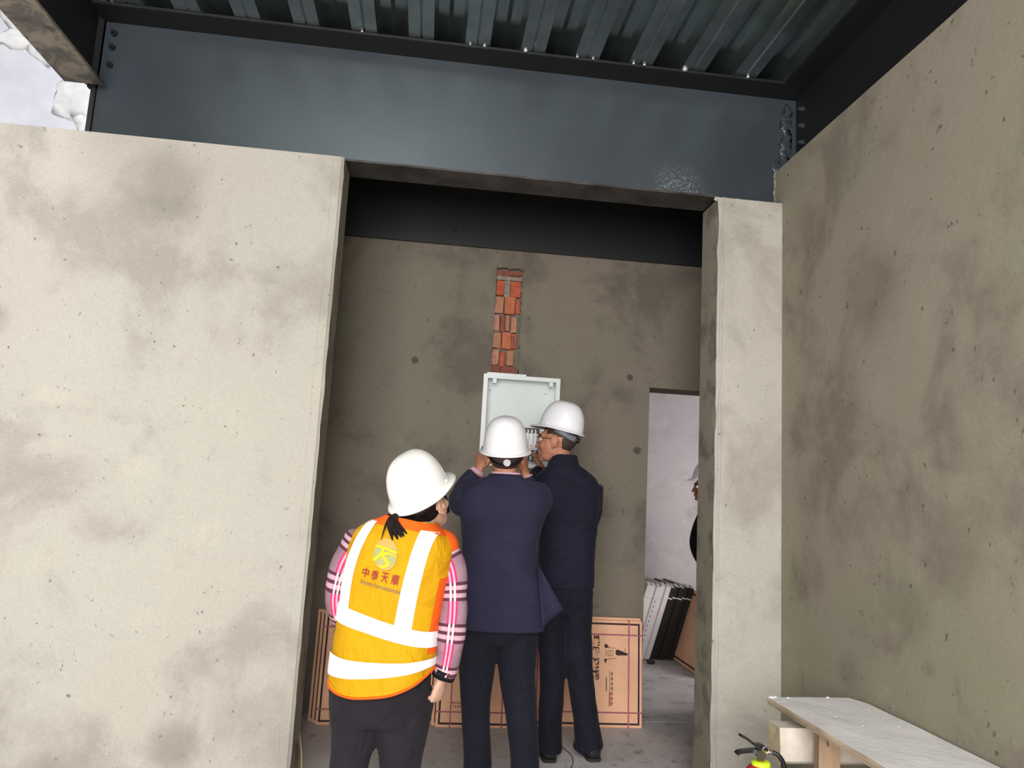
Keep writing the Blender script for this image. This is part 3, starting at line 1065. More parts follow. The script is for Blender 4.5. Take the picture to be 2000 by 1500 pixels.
def carton(x, y, w, h, t, lean, label, group, prints=True, rotz=0.0, straps=True, extra=None):
    root = empty('tile_carton', (x, y, 0), label, 'carton', group)
    root.rotation_euler = (-lean, 0, rotz)   # top tips back towards the wall
    mats = []

    def child(name, bm, mat, bevel=0.0):
        if bevel:
            eds = list(bm.edges)
            bmesh.ops.bevel(bm, geom=eds, offset=bevel, segments=1, affect='EDGES')
        bmesh.ops.recalc_face_normals(bm, faces=bm.faces)
        me = bpy.data.meshes.new(name)
        bm.to_mesh(me)
        bm.free()
        me.materials.append(MT[mat])
        o = bpy.data.objects.new(name, me)
        COL.objects.link(o)
        o.parent = root
        return o
    child('case', carton_mesh(w, h, t), 'cardboard', 0.003)
    # printed dark border near the rim of the face
    b = B()
    e, k = 0.016, 0.011
    for (a0, a1, c0, c1) in ((e, w - e, e, e + k), (e, w - e, h - e - k, h - e), (e, e + k, e + k, h - e - k), (w - e - k, w - e, e + k, h - e - k)):
        vs = [b.verts.new(p) for p in ((a0, -0.0008, c0), (a1, -0.0008, c0), (a1, -0.0008, c1), (a0, -0.0008, c1))]
        b.faces.new(vs)
    child('printed_border', b, 'ink')
    if straps:
        b = B()
        for xx in (0.085, w - 0.085):
            box(b, xx - .004, xx + .004, -0.003, t + .002, -0.0015, h + 0.002)
        for zz in (0.085, h - 0.085):
            box(b, -0.002, w + 0.002, -0.0025, t + .002, zz - .004, zz + .004)
        child('strap', b, 'strap')
    if prints:
        def at(cx, cz):
            # lettering turned a quarter turn clockwise: its own up points to +X
            return lambda u, v: Vector((cx + v, -0.0014, cz - u))
        b = B()
        put_text(b, '瑞摩迦诺', 0.075, at(w - 0.29, h - 0.22), 0.003, (0.262, 0.045))
        put_text(b, 'RAIMAGO CERAMICS', 0.03, at(w - 0.333, h - 0.22), 0.0006, (0.262, 0.015))
        for q in range(5):
            cz = h - 0.095 - 0.062 * q
            d = 0.005
            vs = [b.verts.new(p) for p in ((w - 0.365 - d, -0.0014, cz), (w - 0.365, -0.0014, cz - d), (w - 0.365 + d, -0.0014, cz), (w - 0.365, -0.0014, cz + d))]
            b.faces.new(vs)
        # emblem: two wedges, a small arch and a tall spearhead
        cx, cz = w - 0.235, h - 0.205

        def poly(pts):
            vs = [b.verts.new((cx + p[0], -0.0014, cz + p[1])) for p in pts]
            b.faces.new(vs)
        poly([(-.004, .062), (.0, .04), (.028, .046), (.008, .066)])
        poly([(-.006, -.022), (.018, -.022), (.012, -.03), (.004, -.05)])
        poly([(.066, .018), (.070, .032), (.082, .034), (.14, .014), (.146, .006), (.14, .002), (.078, .0), (.070, .004)])
        poly([(.122, .026), (.128, .042), (.1305, .042), (.126, .024)])
        for (p, q) in (((.026, .044), (.07, .042)), ((.018, -.022), (.07, -.018)), ((.008, .03), (.008, -.004)), ((.02, .026), (.05, .026)), ((.02, -.002), (.05, -.002)), ((.05, .026), (.05, -.002)), ((.02, .026), (.02, -.002)), ((.034, .03), (.034, .002))):
            dx, dz = q[0] - p[0], q[1] - p[1]
            L = math.hypot(dx, dz)
            nx, nz = -dz / L * .0012, dx / L * .0012
            poly([(p[0] - nx, p[1] - nz), (q[0] - nx, q[1] - nz), (q[0] + nx, q[1] + nz), (p[0] + nx, p[1] + nz)])
        child('printed_lettering', b, 'ink')
        b = B()
        X = w - 0.205
        vs = [b.verts.new(p) for p in ((X, -.0014, .325), (X + .004, -.0014, .325), (X + .004, -.0014, .20), (X, -.0014, .20))]
        b.faces.new(vs)
        for q in range(7):
            zz = .315 - q * .028
            vs = [b.verts.new(p) for p in ((X + .010, -.0014, zz), (X + .022, -.0014, zz), (X + .022, -.0014, zz - .02), (X + .010, -.0014, zz - .02))]
            b.faces.new(vs)
        vs = [b.verts.new(p) for p in ((X - .022, -.0014, .285), (X - .014, -.0014, .285), (X - .014, -.0014, .205), (X - .022, -.0014, .205))]
        b.faces.new(vs)
        child('small_print', b, 'ink_green')
        b = B()
        vs = [b.verts.new(p) for p in ((X - .001, -.0016, .20), (X + .007, -.0016, .20), (X + .007, -.0016, .12), (X - .001, -.0016, .12))]
        b.faces.new(vs)
        child('red_bar', b, 'ink_red')
        b = B()
        put_text(b, '佛山陶瓷', 0.05, at(w - 0.60, h - 0.30), 0.0008, (0.28, 0.03))
        child('side_lettering', b, 'ink_green')
    if extra == 'left':
        b = B()
        put_text(b, 'MARBLE', 0.03, lambda u, v: Vector((0.125 + u, -0.0014, 0.135 + v)), 0.0004, (0.07, 0.012))
        child('red_lettering', b, 'ink_red')
        b = B()
        put_text(b, 'TILES', 0.03, lambda u, v: Vector((0.12 + u, -0.0014, 0.115 + v)), 0.0002, (0.05, 0.012))
        child('small_lettering', b, 'ink')
        b = B()
        put_text(b, '陶瓷', 0.1, lambda u, v: Vector((0.44 + v, -0.0014, 0.24 - u)), 0.001, (0.11, 0.05))
        child('side_lettering', b, 'ink')
    return root


GR = 'cartons of floor tiles leaning on the back wall'
LEAN = 0.09
for i, (dy, dx, dh) in enumerate(((0.0, 0.0, 0.0), (0.032, 0.0, 0.012), (0.063, -0.02, 0.002))):
    lab = ['brown tile carton facing out at the right of the back wall, with large dark lettering',
           'second brown tile carton tucked directly behind the lettered one at right',
           'rearmost brown tile carton of the right-hand stack against the back wall'][i]
    carton(0.66 + dx, 4.59 + dy, 0.735, 0.617 + dh, 0.028, LEAN, lab, GR, prints=(i == 0), straps=(i == 0))
for i, (dy, dx) in enumerate(((0.0, 0.0), (0.032, -0.022), (0.064, -0.045))):
    lab = ['brown tile carton facing out between the legs of the suited man, with small red lettering',
           'middle brown tile carton of the centre stack, its left edge peeping out',
           'rearmost brown tile carton of the centre stack, its left edge furthest left'][i]
    carton(0.150 + dx, 4.535 + dy, 0.47, 0.56, 0.029, LEAN, lab, GR, prints=False, straps=(i == 0), extra=('left' if i == 0 else None))
for i, (dy, dx) in enumerate(((0.0, 0.0), (0.032, -0.025), (0.064, -0.05))):
    lab = ['shaded tile carton facing out at the far left, behind the woman in the vest',
           'shaded middle tile carton of the far-left stack beside the left jamb',
           'shaded rearmost tile carton of the far-left stack beside the left jamb'][i]
    carton(-0.53 + dx, 4.535 + dy, 0.60, 0.62, 0.029, LEAN, lab, GR, prints=False, straps=(i == 0))

# far-room cartons seen on end, leaning to the right
def end_carton(x, y, t, length, h, lean, label, group, mat, printed, broad=False):
    root = empty('tile_carton', (x, y, 0.012), label, 'carton', group)
    root.rotation_euler = (0, lean, 0)

    def child(name, bm, m):
        bmesh.ops.recalc_face_normals(bm, faces=bm.faces)
        me = bpy.data.meshes.new(name)
        bm.to_mesh(me)
        bm.free()
        me.materials.append(MT[m])
        o = bpy.data.objects.new(name, me)
        COL.objects.link(o)
        o.parent = root
        return o
    b = B()
    box(b, 0, t, 0, length, 0, h)
    child('case', b, mat)
    b = B()
    box(b, 0.002, t - .002, 0.003, length - .02, h, h + 0.006)
    vs = [b.verts.new(p) for p in ((t * .1, -.004, h + .004), (t * .9, -.004, h + .004), (t * .95, .10, h + .024), (t * .2, .09, h + .02))]
    b.faces.new(vs)
    child('top_flap', b, 'carton_white')
    if printed:
        for q in range(9):
            b = B()
            zz = h * 0.78 - q * 0.042
            vs = [b.verts.new(p) for p in ((t * .35, -.001, zz), (t * .6, -.001, zz + .004), (t * .65, -.001, zz + .018), (t * .4, -.001, zz + .016))]
            b.faces.new(vs)
            child('printed_mark', b, 'ink_grey')
    if broad:
        b = B()
        put_text(b, '瑞摩', .12, lambda u, v: Vector((-.0012, .20 - u * .8, .36 + v)), .001, (.14, .07))
        child('printed_lettering', b, 'ink')
        b = B()
        for (a0, a1, c0, c1) in ((.015, length - .015, .02, .034), (.015, .028, .034, h - .02), (.015, length - .015, h - .034, h - .02)):
            vs = [b.verts.new((-.0010, p, q)) for p, q in ((a0, c0), (a1, c0), (a1, c1), (a0, c1))]
            b.faces.new(vs)
        child('printed_border', b, 'ink')
        return root
    b = B()
    box(b, -.001, t + .001, -.003, length * .9, h * .84, h * .84 + .010)
    child('band', b, 'carton_white')
    return root


GW, GK = 'white-ended tile cartons beyond the doorway', 'black-ended tile cartons beyond the doorway'
ORD = ('leftmost', 'second from left', 'middle', 'fourth from left', 'rightmost')
for i in range(5):
    end_carton(1.785 + i * 0.043, 6.42 + (i % 2) * 0.012, 0.040, 0.60, 0.645 - .006 * (i % 3), R(16.5),
               'white-ended tile carton, %s of the lit row just inside the inner doorway' % ORD[i], GW, 'carton_white', i == 2)
for i in range(5):
    end_carton(2.005 + i * 0.043, 6.45 + (i % 2) * 0.014, 0.040, 0.60, 0.628 + .006 * (i % 2), R(16.5),
               'black-ended tile carton, %s of the dark row beyond the inner doorway' % ORD[i], GK, 'carton_black', False)
end_carton(2.225, 5.80, 0.040, 0.80, 0.60, R(16.5), 'brown tile carton showing its broad side, last of the row beyond the doorway', None, 'cardboard', False, True)

# rubble clod in the doorway
b = B()
lump(b, (1.975, 6.30, 0.02), 0.03, 3.3, (1.2, 1, 0.8), 2, 0.6)
tag(obj('rubble_clod', b, 'rubble'), 'small dark lump of rubble on the floor in front of the white-ended cartons', 'rubble')

# ---- wire on the floor
b = B()
tube(b, [(0.80, 4.42, .004, .0022), (0.835, 4.25, .004, .0022), (0.865, 4.12, .004, .0022), (0.855, 4.0, .004, .0022), (0.82, 3.9, .004, .0022), (0.78, 3.8, .004, .0022)], 6, 6)
tag(obj('wire', b, 'wire', smooth=True), 'thin dark wire curling over the concrete floor behind the shoes', 'wire')

# ---- dry reed by the left jamb
b = B()
tube(b, [(-0.462, 3.64, 0.003, .004), (-0.468, 3.645, 0.09, .004), (-0.476, 3.65, 0.16, .0035), (-0.492, 3.655, 0.232, .0015)], 6, 4)
tag(obj('dry_reed', b, 'twig', smooth=True), 'dry yellowish reed standing against the bottom of the left jamb', 'reed')

# ---- trestle bench
tb = empty('trestle_bench', (1.55, 2.2, 0.0), 'low site bench with a plaster-dusted board along the right wall', 'bench')
b = B()
n = 26
top, bot = [], []
rng = random.Random(11)
outline = []
for k in range(n + 1):
    y = 2.838 - (2.838 - 0.9) * k / n
    outline.append((1.351 + 0.014 * (2.838 - y) + rng.uniform(-.002, .002), y))
outR = []
for k in range(n + 1):
    y = 2.85 - (2.85 - 0.9) * k / n
    outR.append((1.722 + 0.003 * mnoise.noise(Vector((y * 5, 0, 3))) + min(0.012, 0.02 * (2.85 - y)), y))
outR[0] = (1.690, 2.856)
rings = []
for (l, r_) in zip(outline, outR):
    row = []
    for q in range(7):
        t = q / 6
        x = l[0] + (r_[0] - l[0]) * t
        y = l[1] + (r_[1] - l[1]) * t
        row.append(Vector((x, y, 0.650 + 0.0022 * mnoise.noise(Vector((x * 20, y * 20, 5))))))
    row += [Vector((r_[0], r_[1], 0.624)), Vector((l[0] + .004, l[1], 0.624)), Vector((l[0] - .002, l[1], 0.638))]
    rings.append(row)
loft(b, rings)
o = obj('board', b, ['plank', 'plank_edge'], tb)
for p in o.data.polygons:
    if p.normal.z < 0.6:
        p.material_index = 1
b = B()
for (x, y, r_) in ((1.43, 2.832, .005), (1.60, 2.848, .006), (1.49, 2.60, .003), (1.53, 2.5, .003), (1.66, 2.5, .003), (1.365, 2.83, .010), (1.38, 2.836, .008)):
    lump(b, (x, y, 0.651), r_, x * 9 + y, (1.5, 1, 0.5), 1)
obj('plaster_crumbs', b, 'plank', tb)['kind'] = 'stuff'
def prism(bm, poly2d, axis_a, axis_b, axis_l, c, length):
    r0 = [Vector(c) + axis_a * p[0] + axis_b * p[1] for p in poly2d]
    loft(bm, [r0, [p + axis_l * length for p in r0]])
b = B()
X, Y, Z = Vector((1, 0, 0)), Vector((0, 1, 0)), Vector((0, 0, 1))
prism(b, [(-.045, -.050), (-.030, -.062), (.045, -.062), (.045, .062), (-.040, .062), (-.047, .0)], Y, Z, X, (1.312, 2.70, 0.530), 0.40)
o = obj('crossbar', b, ['timber_white', 'timber_end'], tb, bevel=0.005, seg=2)
for p in o.data.polygons:
    if p.normal.x < -0.8:
        p.material_index = 1
b = B()
for (x0, y0, dx) in ((1.384, 2.50, -0.02), (1.59, 2.50, 0.03)):
    r0 = [Vector(p) for p in ((x0 + dx, y0, 0), (x0 + .070 + dx, y0 - .01, 0), (x0 + .105 + dx, y0 + .075, 0), (x0 + .03 + dx, y0 + .085, 0))]
    r1 = [p + Vector((-dx, 0.02, 0.624)) for p in r0]
    bb2 = B()
    loft(bb2, [r0, r1])
    obj('leg', bb2, 'timber', tb, bevel=0.003)
for (x0, dx) in ((1.43, -0.03), (1.62, 0.03)):
    bb2 = B()
    r0 = [Vector(p) for p in ((x0 + dx, 1.2, 0), (x0 + .07 + dx, 1.2, 0), (x0 + .07 + dx, 1.26, 0), (x0 + dx, 1.26, 0))]
    loft(bb2, [r0, [p + Vector((-dx, 0, 0.624)) for p in r0]])
    obj('leg', bb2, 'timber', tb, bevel=0.003)
b.free()
b = B()
tube(b, [(1.408, 2.514, .618, .002), (1.411, 2.512, .58, .002)], 6, 2)
obj('nail', b, 'black_plastic', tb)

# ---- fire extinguisher
ex = empty('fire_extinguisher', (1.19, 2.55, 0.0), 'red fire extinguisher with black handles on the floor by the bench', 'fire extinguisher')
cx, cy = 1.192, 2.55
EZ0 = 1.255
b = B()
prof = [(0.058, 0.0), (0.062, 0.01), (0.064, 0.03), (0.064, 0.345), (0.062, 0.362), (0.055, 0.380), (0.042, 0.395), (0.028, 0.405), (0.020, 0.412)]
loft(b, [ering((cx, cy, z), X, Y, r_, r_, 28) for r_, z in prof])
obj('cylinder', b, 'ext_red', ex, smooth=True)
b = B()
loft(b, [ering((cx, cy, z), X, Y, r_, r_, 24) for r_, z in ((.030, .398), (.032, .403), (.030, .413), (.022, .416))])
obj('collar', b, 'ext_lime', ex, smooth=True)
b = B()
loft(b, [ering((cx, cy, z), X, Y, r_, r_, 16) for r_, z in ((.014, .41), (.014, .43), (.017, .432), (.017, .452), (.012, .455))])
obj('valve', b, 'brass', ex, smooth=True)
b = B()
bmesh.ops.create_cone(b, cap_ends=True, segments=18, radius1=0.015, radius2=0.015, depth=0.016, matrix=Matrix.Translation((cx - .012, cy - .02, .440)) @ Matrix.Rotation(PI / 2, 4, 'X'))
obj('gauge', b, 'chrome', ex)


def lever(pts, w):
    b = B()
    D = catmull(pts, 5)
    rings = []
    for i, d in enumerate(D):
        c = Vector(d[:3])
        t = (Vector(D[min(i + 1, len(D) - 1)][:3]) - Vector(D[max(i - 1, 0)][:3])).normalized()
        up = Vector((0, 1, 0)).cross(t).normalized()
        rings.append([c + Vector((0, s * w / 2, 0)) + up * q for s, q in ((-1, -d[3]), (1, -d[3]), (1, d[3]), (-1, d[3]))])
    loft(b, rings)
    return b


obj('upper_lever', lever([(cx + .020, cy, .448, .009), (cx - .002, cy, .460, .010), (cx - .022, cy, .466, .0045), (cx - .050, cy, .485, .004), (cx - .075, cy, .497, .0035)], .022), 'black_plastic', ex, bevel=0.001)
obj('lower_handle', lever([(cx + .010, cy, .448, .006), (cx - .02, cy, .449, .005), (cx - .050, cy, .447, .0045), (cx - .078, cy, .443, .004), (cx - .088, cy, .436, .004)], .024), 'black_plastic', ex, bevel=0.001)
b = B()
tube(b, [(cx + .012, cy - .005, .444, .006), (cx + .035, cy - .012, .447, .007), (cx + .060, cy - .02, .432, .008), (cx + .074, cy - .02, .39, .009), (cx + .076, cy - .015, .28, .009), (cx + .074, cy - .01, .12, .009)], 10, 6)
obj('hose', b, 'black_plastic', ex, smooth=True)
b = B()
tube(b, [(cx + .014, cy - .012, .446, .006), (cx + .032, cy - .014, .448, .006)], 10, 2)
obj('hose_coupling', b, 'chrome', ex, smooth=True)
b = B()
tube(b, [(cx + .006 + .011 * math.cos(a), cy - .022, .456 + .011 * math.sin(a), .0014) for a in [2 * PI * q / 10 for q in range(11)]], 6, 2)
obj('safety_pin', b, 'chrome', ex, smooth=True)

for ch in ex.children:      # the bottle is a taller pattern: stretch every part in height
    for v in ch.data.vertices:
        v.co.z = v.co.z * EZ0 if v.co.z < .40 else v.co.z + .40 * (EZ0 - 1)

# ================================================================== PEOPLE


def frame_from(center, yaw, pitch, roll):
    """local x right, y forward, z up; yaw>0 turns to the left; pitch>0 looks up; roll>0 tilts the crown to the right"""
    return Matrix.Translation(center) @ Matrix.Rotation(yaw, 4, 'Z') @ Matrix.Rotation(pitch, 4, 'X') @ Matrix.Rotation(roll, 4, 'Y')


def head_shell(bm, M, s=1.0, fem=False):
    def E(c, rx, ry, rz, rot=None):
        T = M @ Matrix.Translation(Vector(c) * s)
        if rot is not None:
            T = T @ rot
        g = bmesh.ops.create_uvsphere(bm, u_segments=18, v_segments=12, radius=1.0)
        D = Matrix.Diagonal((rx * s, ry * s, rz * s, 1))
        for v in g['verts']:
            v.co = T @ (D @ v.co)
    E((0, -.018, .030), .076, .096, .088)
    E((0, .028, -.020), .064, .068, .085)
    E((0, .040, -.075), .046, .045, .038)
    E((0, .072, -.098), .020, .018, .016)          # chin
    E((0, .066, .030), .050, .030, .022)           # brow
    for sx in (-1, 1):
        E((sx * .038, .062, -.030), .024, .026, .022)  # cheek
        # ear: flattened shell with a lobe
        E((sx * .078, -.011, -.009), .007, .020, .031, Matrix.Rotation(-0.18, 4, 'X'))
        E((sx * .076, -.002, -.036), .007, .010, .012)
    # nose
    for t in range(6):
        u = t / 5
        E((0, .086 + .024 * u, .014 - .046 * u), .008 + .004 * u, .010, .010)
    for sx in (-1, 1):
        E((sx * .011, .098, -.034), .008, .010, .008)
    E((0, .090, -.060), .022, .010, .006)
    E((0, .087, -.071), .020, .011, .007)


def neck(bm, M, base, r0, r1):
    p0 = Vector(base)
    p1 = M @ Vector((0, -.022, -.05))
    m = p0.lerp(p1, .5)
    tube(bm, [(p0.x, p0.y, p0.z - .05, r0 * 1.1), (p0.x, p0.y, p0.z, r0), (m.x, m.y, m.z, r1), (p1.x, p1.y, p1.z, r1)], 16, 4)


def hand(bm, wrist, fwd, back, side, s=1.0, curl=(0.5, 0.6, 0.4), thumb=0.5, point=None):
    """palm plus five bent fingers. fwd: wrist->knuckles, back: out of the back of the hand, side=+1: thumb along +(fwd x back)"""
    f = Vector(fwd).normalized()
    k = Vector(back)
    k = (k - f * k.dot(f)).normalized()
    t = f.cross(k) * side     # towards the thumb
    w = Vector(wrist)
    # palm
    rings = []
    for (d, wid, th) in ((-.015, .024, .019), (.01, .028, .018), (.035, .036, .016), (.065, .041, .014), (.085, .040, .012), (.092, .034, .008)):
        rings.append(ering(w + f * d * s, t, k, wid * s, th * s, 12, 2.6))
    loft(bm, rings)
    lens = ((.040, .024, .020), (.045, .028, .021), (.042, .026, .020), (.032, .020, .018))
    for i in range(4):
        off = (1.5 - i) * .0205
        base = w + f * (.080 - .004 * abs(i - 1)) * s + t * off * s
        ang = 0.0
        p = base.copy()
        pts = [(p.x, p.y, p.z, .0092 * s)]
        spread = t * ((1.5 - i) * .05)
        for q in range(3):
            c = curl[q]
            if point is not None and i == point:
                c *= 0.25
            ang += c
            d = (f * math.cos(ang) - k * math.sin(ang) + spread).normalized()
            p = p + d * lens[i][q] * s
            pts.append((p.x, p.y, p.z, (.0088 - .0009 * (q + 1)) * s))
        tube(bm, pts, 9, 3)
    p = w + f * .022 * s + t * .026 * s
    pts = [(p.x, p.y, p.z, .0115 * s)]
    for q, L in enumerate((.036, .030, .024)):
        a = 0.75 - 0.28 * q
        d = (f * math.cos(a) + t * math.sin(a) - k * thumb * (0.5 + .3 * q)).normalized()
        p = p + d * L * s
        pts.append((p.x, p.y, p.z, (.0108 - .0010 * q) * s))
    tube(bm, pts, 9, 3)


def torso_rings(rings, k=4, n=28, p=2.5):
    D = catmull(rings, k)
    out = []
    for (z, cx, cy, a, b) in D:
        out.append(ering((cx, cy, z), X, Y, max(a, .01), max(b, .01), n, p))
    return out


def person_body(root, spec):
    """one continuous skin: head, neck, trunk, arms and legs fused, then hands grown on at the wrists"""
    b = B()
    M = spec['M']
    head_shell(b, M, spec.get('hs', 1.0))
    neck(b, M, spec['neck'], spec.get('nr', .06), spec.get('nr', .06) * .88)
    loft(b, torso_rings([(z, cx, cy, a * .82, bb * .82) for (z, cx, cy, a, bb) in spec['torso'] if z < spec['neck'][2] + .02]))
    for arm in spec['arms']:
        pts = [(p[0], p[1], p[2], p[3] * .68) for p in arm['pts']]
        pts[-1] = (*arm['wrist'], .027 * spec.get('ls', 1.0))
        tube(b, pts, 12, 5)
    for leg in spec['legs']:
        tube(b, [(p[0], p[1], p[2], p[3] * .66) for p in leg], 12, 5)
    nb = remesh(b, 0.0055, 3, 0.55, 0.4)
    hs = spec.get('hs', 1.0)
    for sx in (-1, 1):      # rolled rim and lobe of each ear
        pts = [M @ (Vector((sx * x, y, z)) * hs) for x, y, z in ((.078, .006, .002), (.083, .002, .017), (.087, -.012, .024), (.089, -.026, .014), (.088, -.029, -.004), (.084, -.020, -.022), (.080, -.008, -.036), (.077, .002, -.038))]
        tube(nb, [(p.x, p.y, p.z, (.0042 if i < 6 else .0058) * hs) for i, p in enumerate(pts)], 8, 4)
        pts = [M @ (Vector((sx * x, y, z)) * hs) for x, y, z in ((.080, .006, -.004), (.083, .004, -.012), (.081, .004, -.022))]
        tube(nb, [(p.x, p.y, p.z, .0040 * hs) for p in pts], 8, 3)
    for arm in spec['arms']:
        if arm.get('hand'):
            hand(nb, arm['wrist'], **arm['hand'])
    o = obj('body', nb, spec['skin'], root, smooth=True)
    return o


def face_details(root, M, s=1.0, lips=True):
    for sx in (-1, 1):
        b = B()
        ellipsoid(b, (0, 0, 0), .0125 * s, .0125 * s, .0125 * s, M @ Matrix.Translation(Vector((sx * .031, .079, .006)) * s), 12, 8)
        e = obj('eye', b, 'eye', root, smooth=True)
        b = B()
        ellipsoid(b, (0, 0, 0), .0055 * s, .003 * s, .0055 * s, M @ Matrix.Translation(Vector((sx * .031, .0905, .006)) * s), 10, 6)
        obj('iris', b, 'pupil', e, smooth=True)
        b = B()
        pts = [M @ (Vector(p) * s) for p in ((sx * .014, .094, .024), (sx * .032, .090, .030), (sx * .048, .078, .025))]
        tube(b, [(p.x, p.y, p.z, .0034 * s) for p in pts], 6, 4)
        obj('eyebrow', b, 'hair', root, smooth=True)


def hair_cap(root, M, s, mat, test, grow=1.05):
    b = B()
    g = bmesh.ops.create_uvsphere(b, u_segments=88, v_segments=60, radius=1.0)
    kill = []
    for v in g['verts']:
        q = Vector((v.co.x * .076 * grow, v.co.y * .096 * grow - .018, v.co.z * .090 * grow + .028))
        # follow the skull down into the nape
        if q.z < .0:
            q.y = q.y if q.y > -.03 else q.y * (1 + q.z * 1.0)
        v.co = q
    for f in list(b.faces):
        c = f.calc_center_median()
        if not test(c):
            kill.append(f)
    bmesh.ops.delete(b, geom=kill, context='FACES')
    bmesh.ops.solidify(b, geom=list(b.faces), thickness=.006)
    for v in b.verts:
        v.co = M @ (v.co * s)
    return obj('hair', b, mat, root, smooth=True)


def hard_hat(root, M, s, mat, knob=None, band='grey_band', peak=0.052):
    """M: frame at the middle of the rim plane; x right, y forward, z up"""
    a0, b0, H = .104 * s, .128 * s, .156 * s
    n = 48

    def shell(inset):
        rings = []
        for k in range(13):
            t = k / 12
            ph = t * PI / 2
            zz = (H - inset) * math.sin(ph) ** 1.0
            rr = math.cos(ph) ** 0.66
            rr = max(rr, 0.015)
            rings.append((zz, (a0 - inset) * rr, (b0 - inset) * rr))
        return rings
    b = B()
    outer = []
    # brim: edge ring, then up into the dome
    def brim(t, extra, z):
        x, y = math.cos(t), math.sin(t)
        pk = max(0.0, y) ** 2.2
        e = extra * (.016 + (peak) * pk) * s
        return Vector((x * (a0 + e * (1 - .25 * pk)), y * (b0 + e), z - (.016 * pk + .003) * s * extra))
    T = [2 * PI * i / n for i in range(n)]
    R_ = []
    R_.append([brim(t, 0.0, -.001) * .985 for t in T])            # inner lip
    R_.append([brim(t, 1.0, -.0045 * s) for t in T])
    R_.append([brim(t, 1.03, -.001 * s) for t in T])
    R_.append([brim(t, 0.98, .0015 * s) for t in T])
    R_.append([brim(t, 0.45, .003 * s) for t in T])
    R_.append([brim(t, 0.10, .007 * s) for t in T])
    for (zz, ra, rb) in shell(0.0)[1:]:
        ring = []
        for t in T:
            x, y = math.cos(t), math.sin(t)
            ridge = 1.0 + 0.012 * math.exp(-((x * ra) / (.022 * s)) ** 2) * (1 if zz > H * .45 else 0)
            ring.append(Vector((x * ra, y * rb, zz * ridge + .004 * s)))
        R_.append(ring)
    rv = [[b.verts.new(M @ p) for p in r] for r in R_]
    for p, q in zip(rv, rv[1:]):
        for i in range(n):
            j = (i + 1) % n
            b.faces.new((p[i], p[j], q[j], q[i]))
    b.faces.new(rv[-1])
    # inner dome
    ri = [[b.verts.new(M @ Vector((math.cos(t) * ra, math.sin(t) * rb, zz))) for t in T] for (zz, ra, rb) in shell(.004 * s)]
    for i in range(n):
        j = (i + 1) % n
        b.faces.new((rv[0][j], rv[0][i], ri[0][i], ri[0][j]))
    for p, q in zip(ri, ri[1:]):
        for i in range(n):
            j = (i + 1) % n
            b.faces.new((p[j], p[i], q[i], q[j]))
    b.faces.new(list(reversed(ri[-1])))
    hat = obj('hard_hat', b, mat, root, smooth=True)
    # suspension band round the back of the head
    b = B()
    prev = None
    for i in range(25):
        t = PI + PI * i / 24
        row = []
        x, y = math.cos(t), math.sin(t)
        dz = -.030 * s * abs(y) ** 1.2
        for (rr, zz) in ((.90, .012), (.885, -.020), (.86, -.020), (.875, .012)):
            row.append(b.verts.new(M @ Vector((x * a0 * rr * .93, y * b0 * rr * .95, zz * s + dz))))
        if prev:
            for q in range(4):
                w_ = (q + 1) % 4
                b.faces.new((prev[q], prev[w_], row[w_], row[q]))
        else:
            b.faces.new(row)
        prev = row
    b.faces.new(list(reversed(prev)))
    obj('headband', b, band, hat, smooth=True)
    if knob:
        b = B()
        K = M @ Matrix.Translation((0, -b0 * .86, -.034 * s)) @ Matrix.Rotation(PI / 2, 4, 'X')
        bmesh.ops.create_cone(b, cap_ends=True, segments=20, radius1=.019 * s, radius2=.016 * s, depth=.022 * s, matrix=K)
        obj('adjuster_knob', b, knob, hat, bevel=0.001)
    # rivets at the sides
    for sx in (-1, 1):
        b = B()
        ellipsoid(b, (0, 0, 0), .004 * s, .006 * s, .006 * s, M @ Matrix.Translation((sx * a0 * .965, .045 * s, .016 * s)), 10, 6)
        obj('rivet', b, mat, hat, smooth=True)
    return hat


def trousers(root, mat, hip, legs, seed, amp=.006):
    b = B()
    loft(b, torso_rings(hip))
    for leg in legs:
        tube(b, leg, 18, 6, round_ends=False)
    nb = remesh(b, 0.008, 4, 0.5)
    folds(nb, amp, (7, 7, 5, 5), seed)
    return obj('trousers', nb, mat, root, smooth=True)


def shoe(root, heel, direction, L=.27):
    d = Vector(direction).normalized()
    s = d.cross(Z) * -1
    h = Vector(heel)
    b = B()
    rings = []
    for (t, w, zt) in ((0.0, .020, .055), (.03, .033, .085), (.10, .036, .088), (.30, .038, .075), (.50, .042, .062), (.70, .046, .052), (.86, .042, .044), (.96, .028, .034), (1.0, .012, .024)):
        c = h + d * (L * t)
        zc = (0.016 + zt) / 2
        rings.append(ering((c.x, c.y, h.z + zc), s, Z, w, (zt - .012) / 2 + .002, 16, 2.6))
    loft(b, rings)
    sh = obj('shoe', b, 'shoe', root, smooth=True)
    b = B()
    rings = []
    for (t, w) in ((-.01, .018), (.03, .035), (.10, .038), (.30, .036), (.50, .043), (.70, .048), (.86, .044), (.96, .030), (1.01, .012)):
        c = h + d * (L * t)
        rings.append([Vector((c.x, c.y, h.z + zz)) + s * (w * q) for q, zz in ((-1, .002), (1, .002), (1, .018), (-1, .018))])
    loft(b, rings)
    obj('sole', b, 'sole', sh)


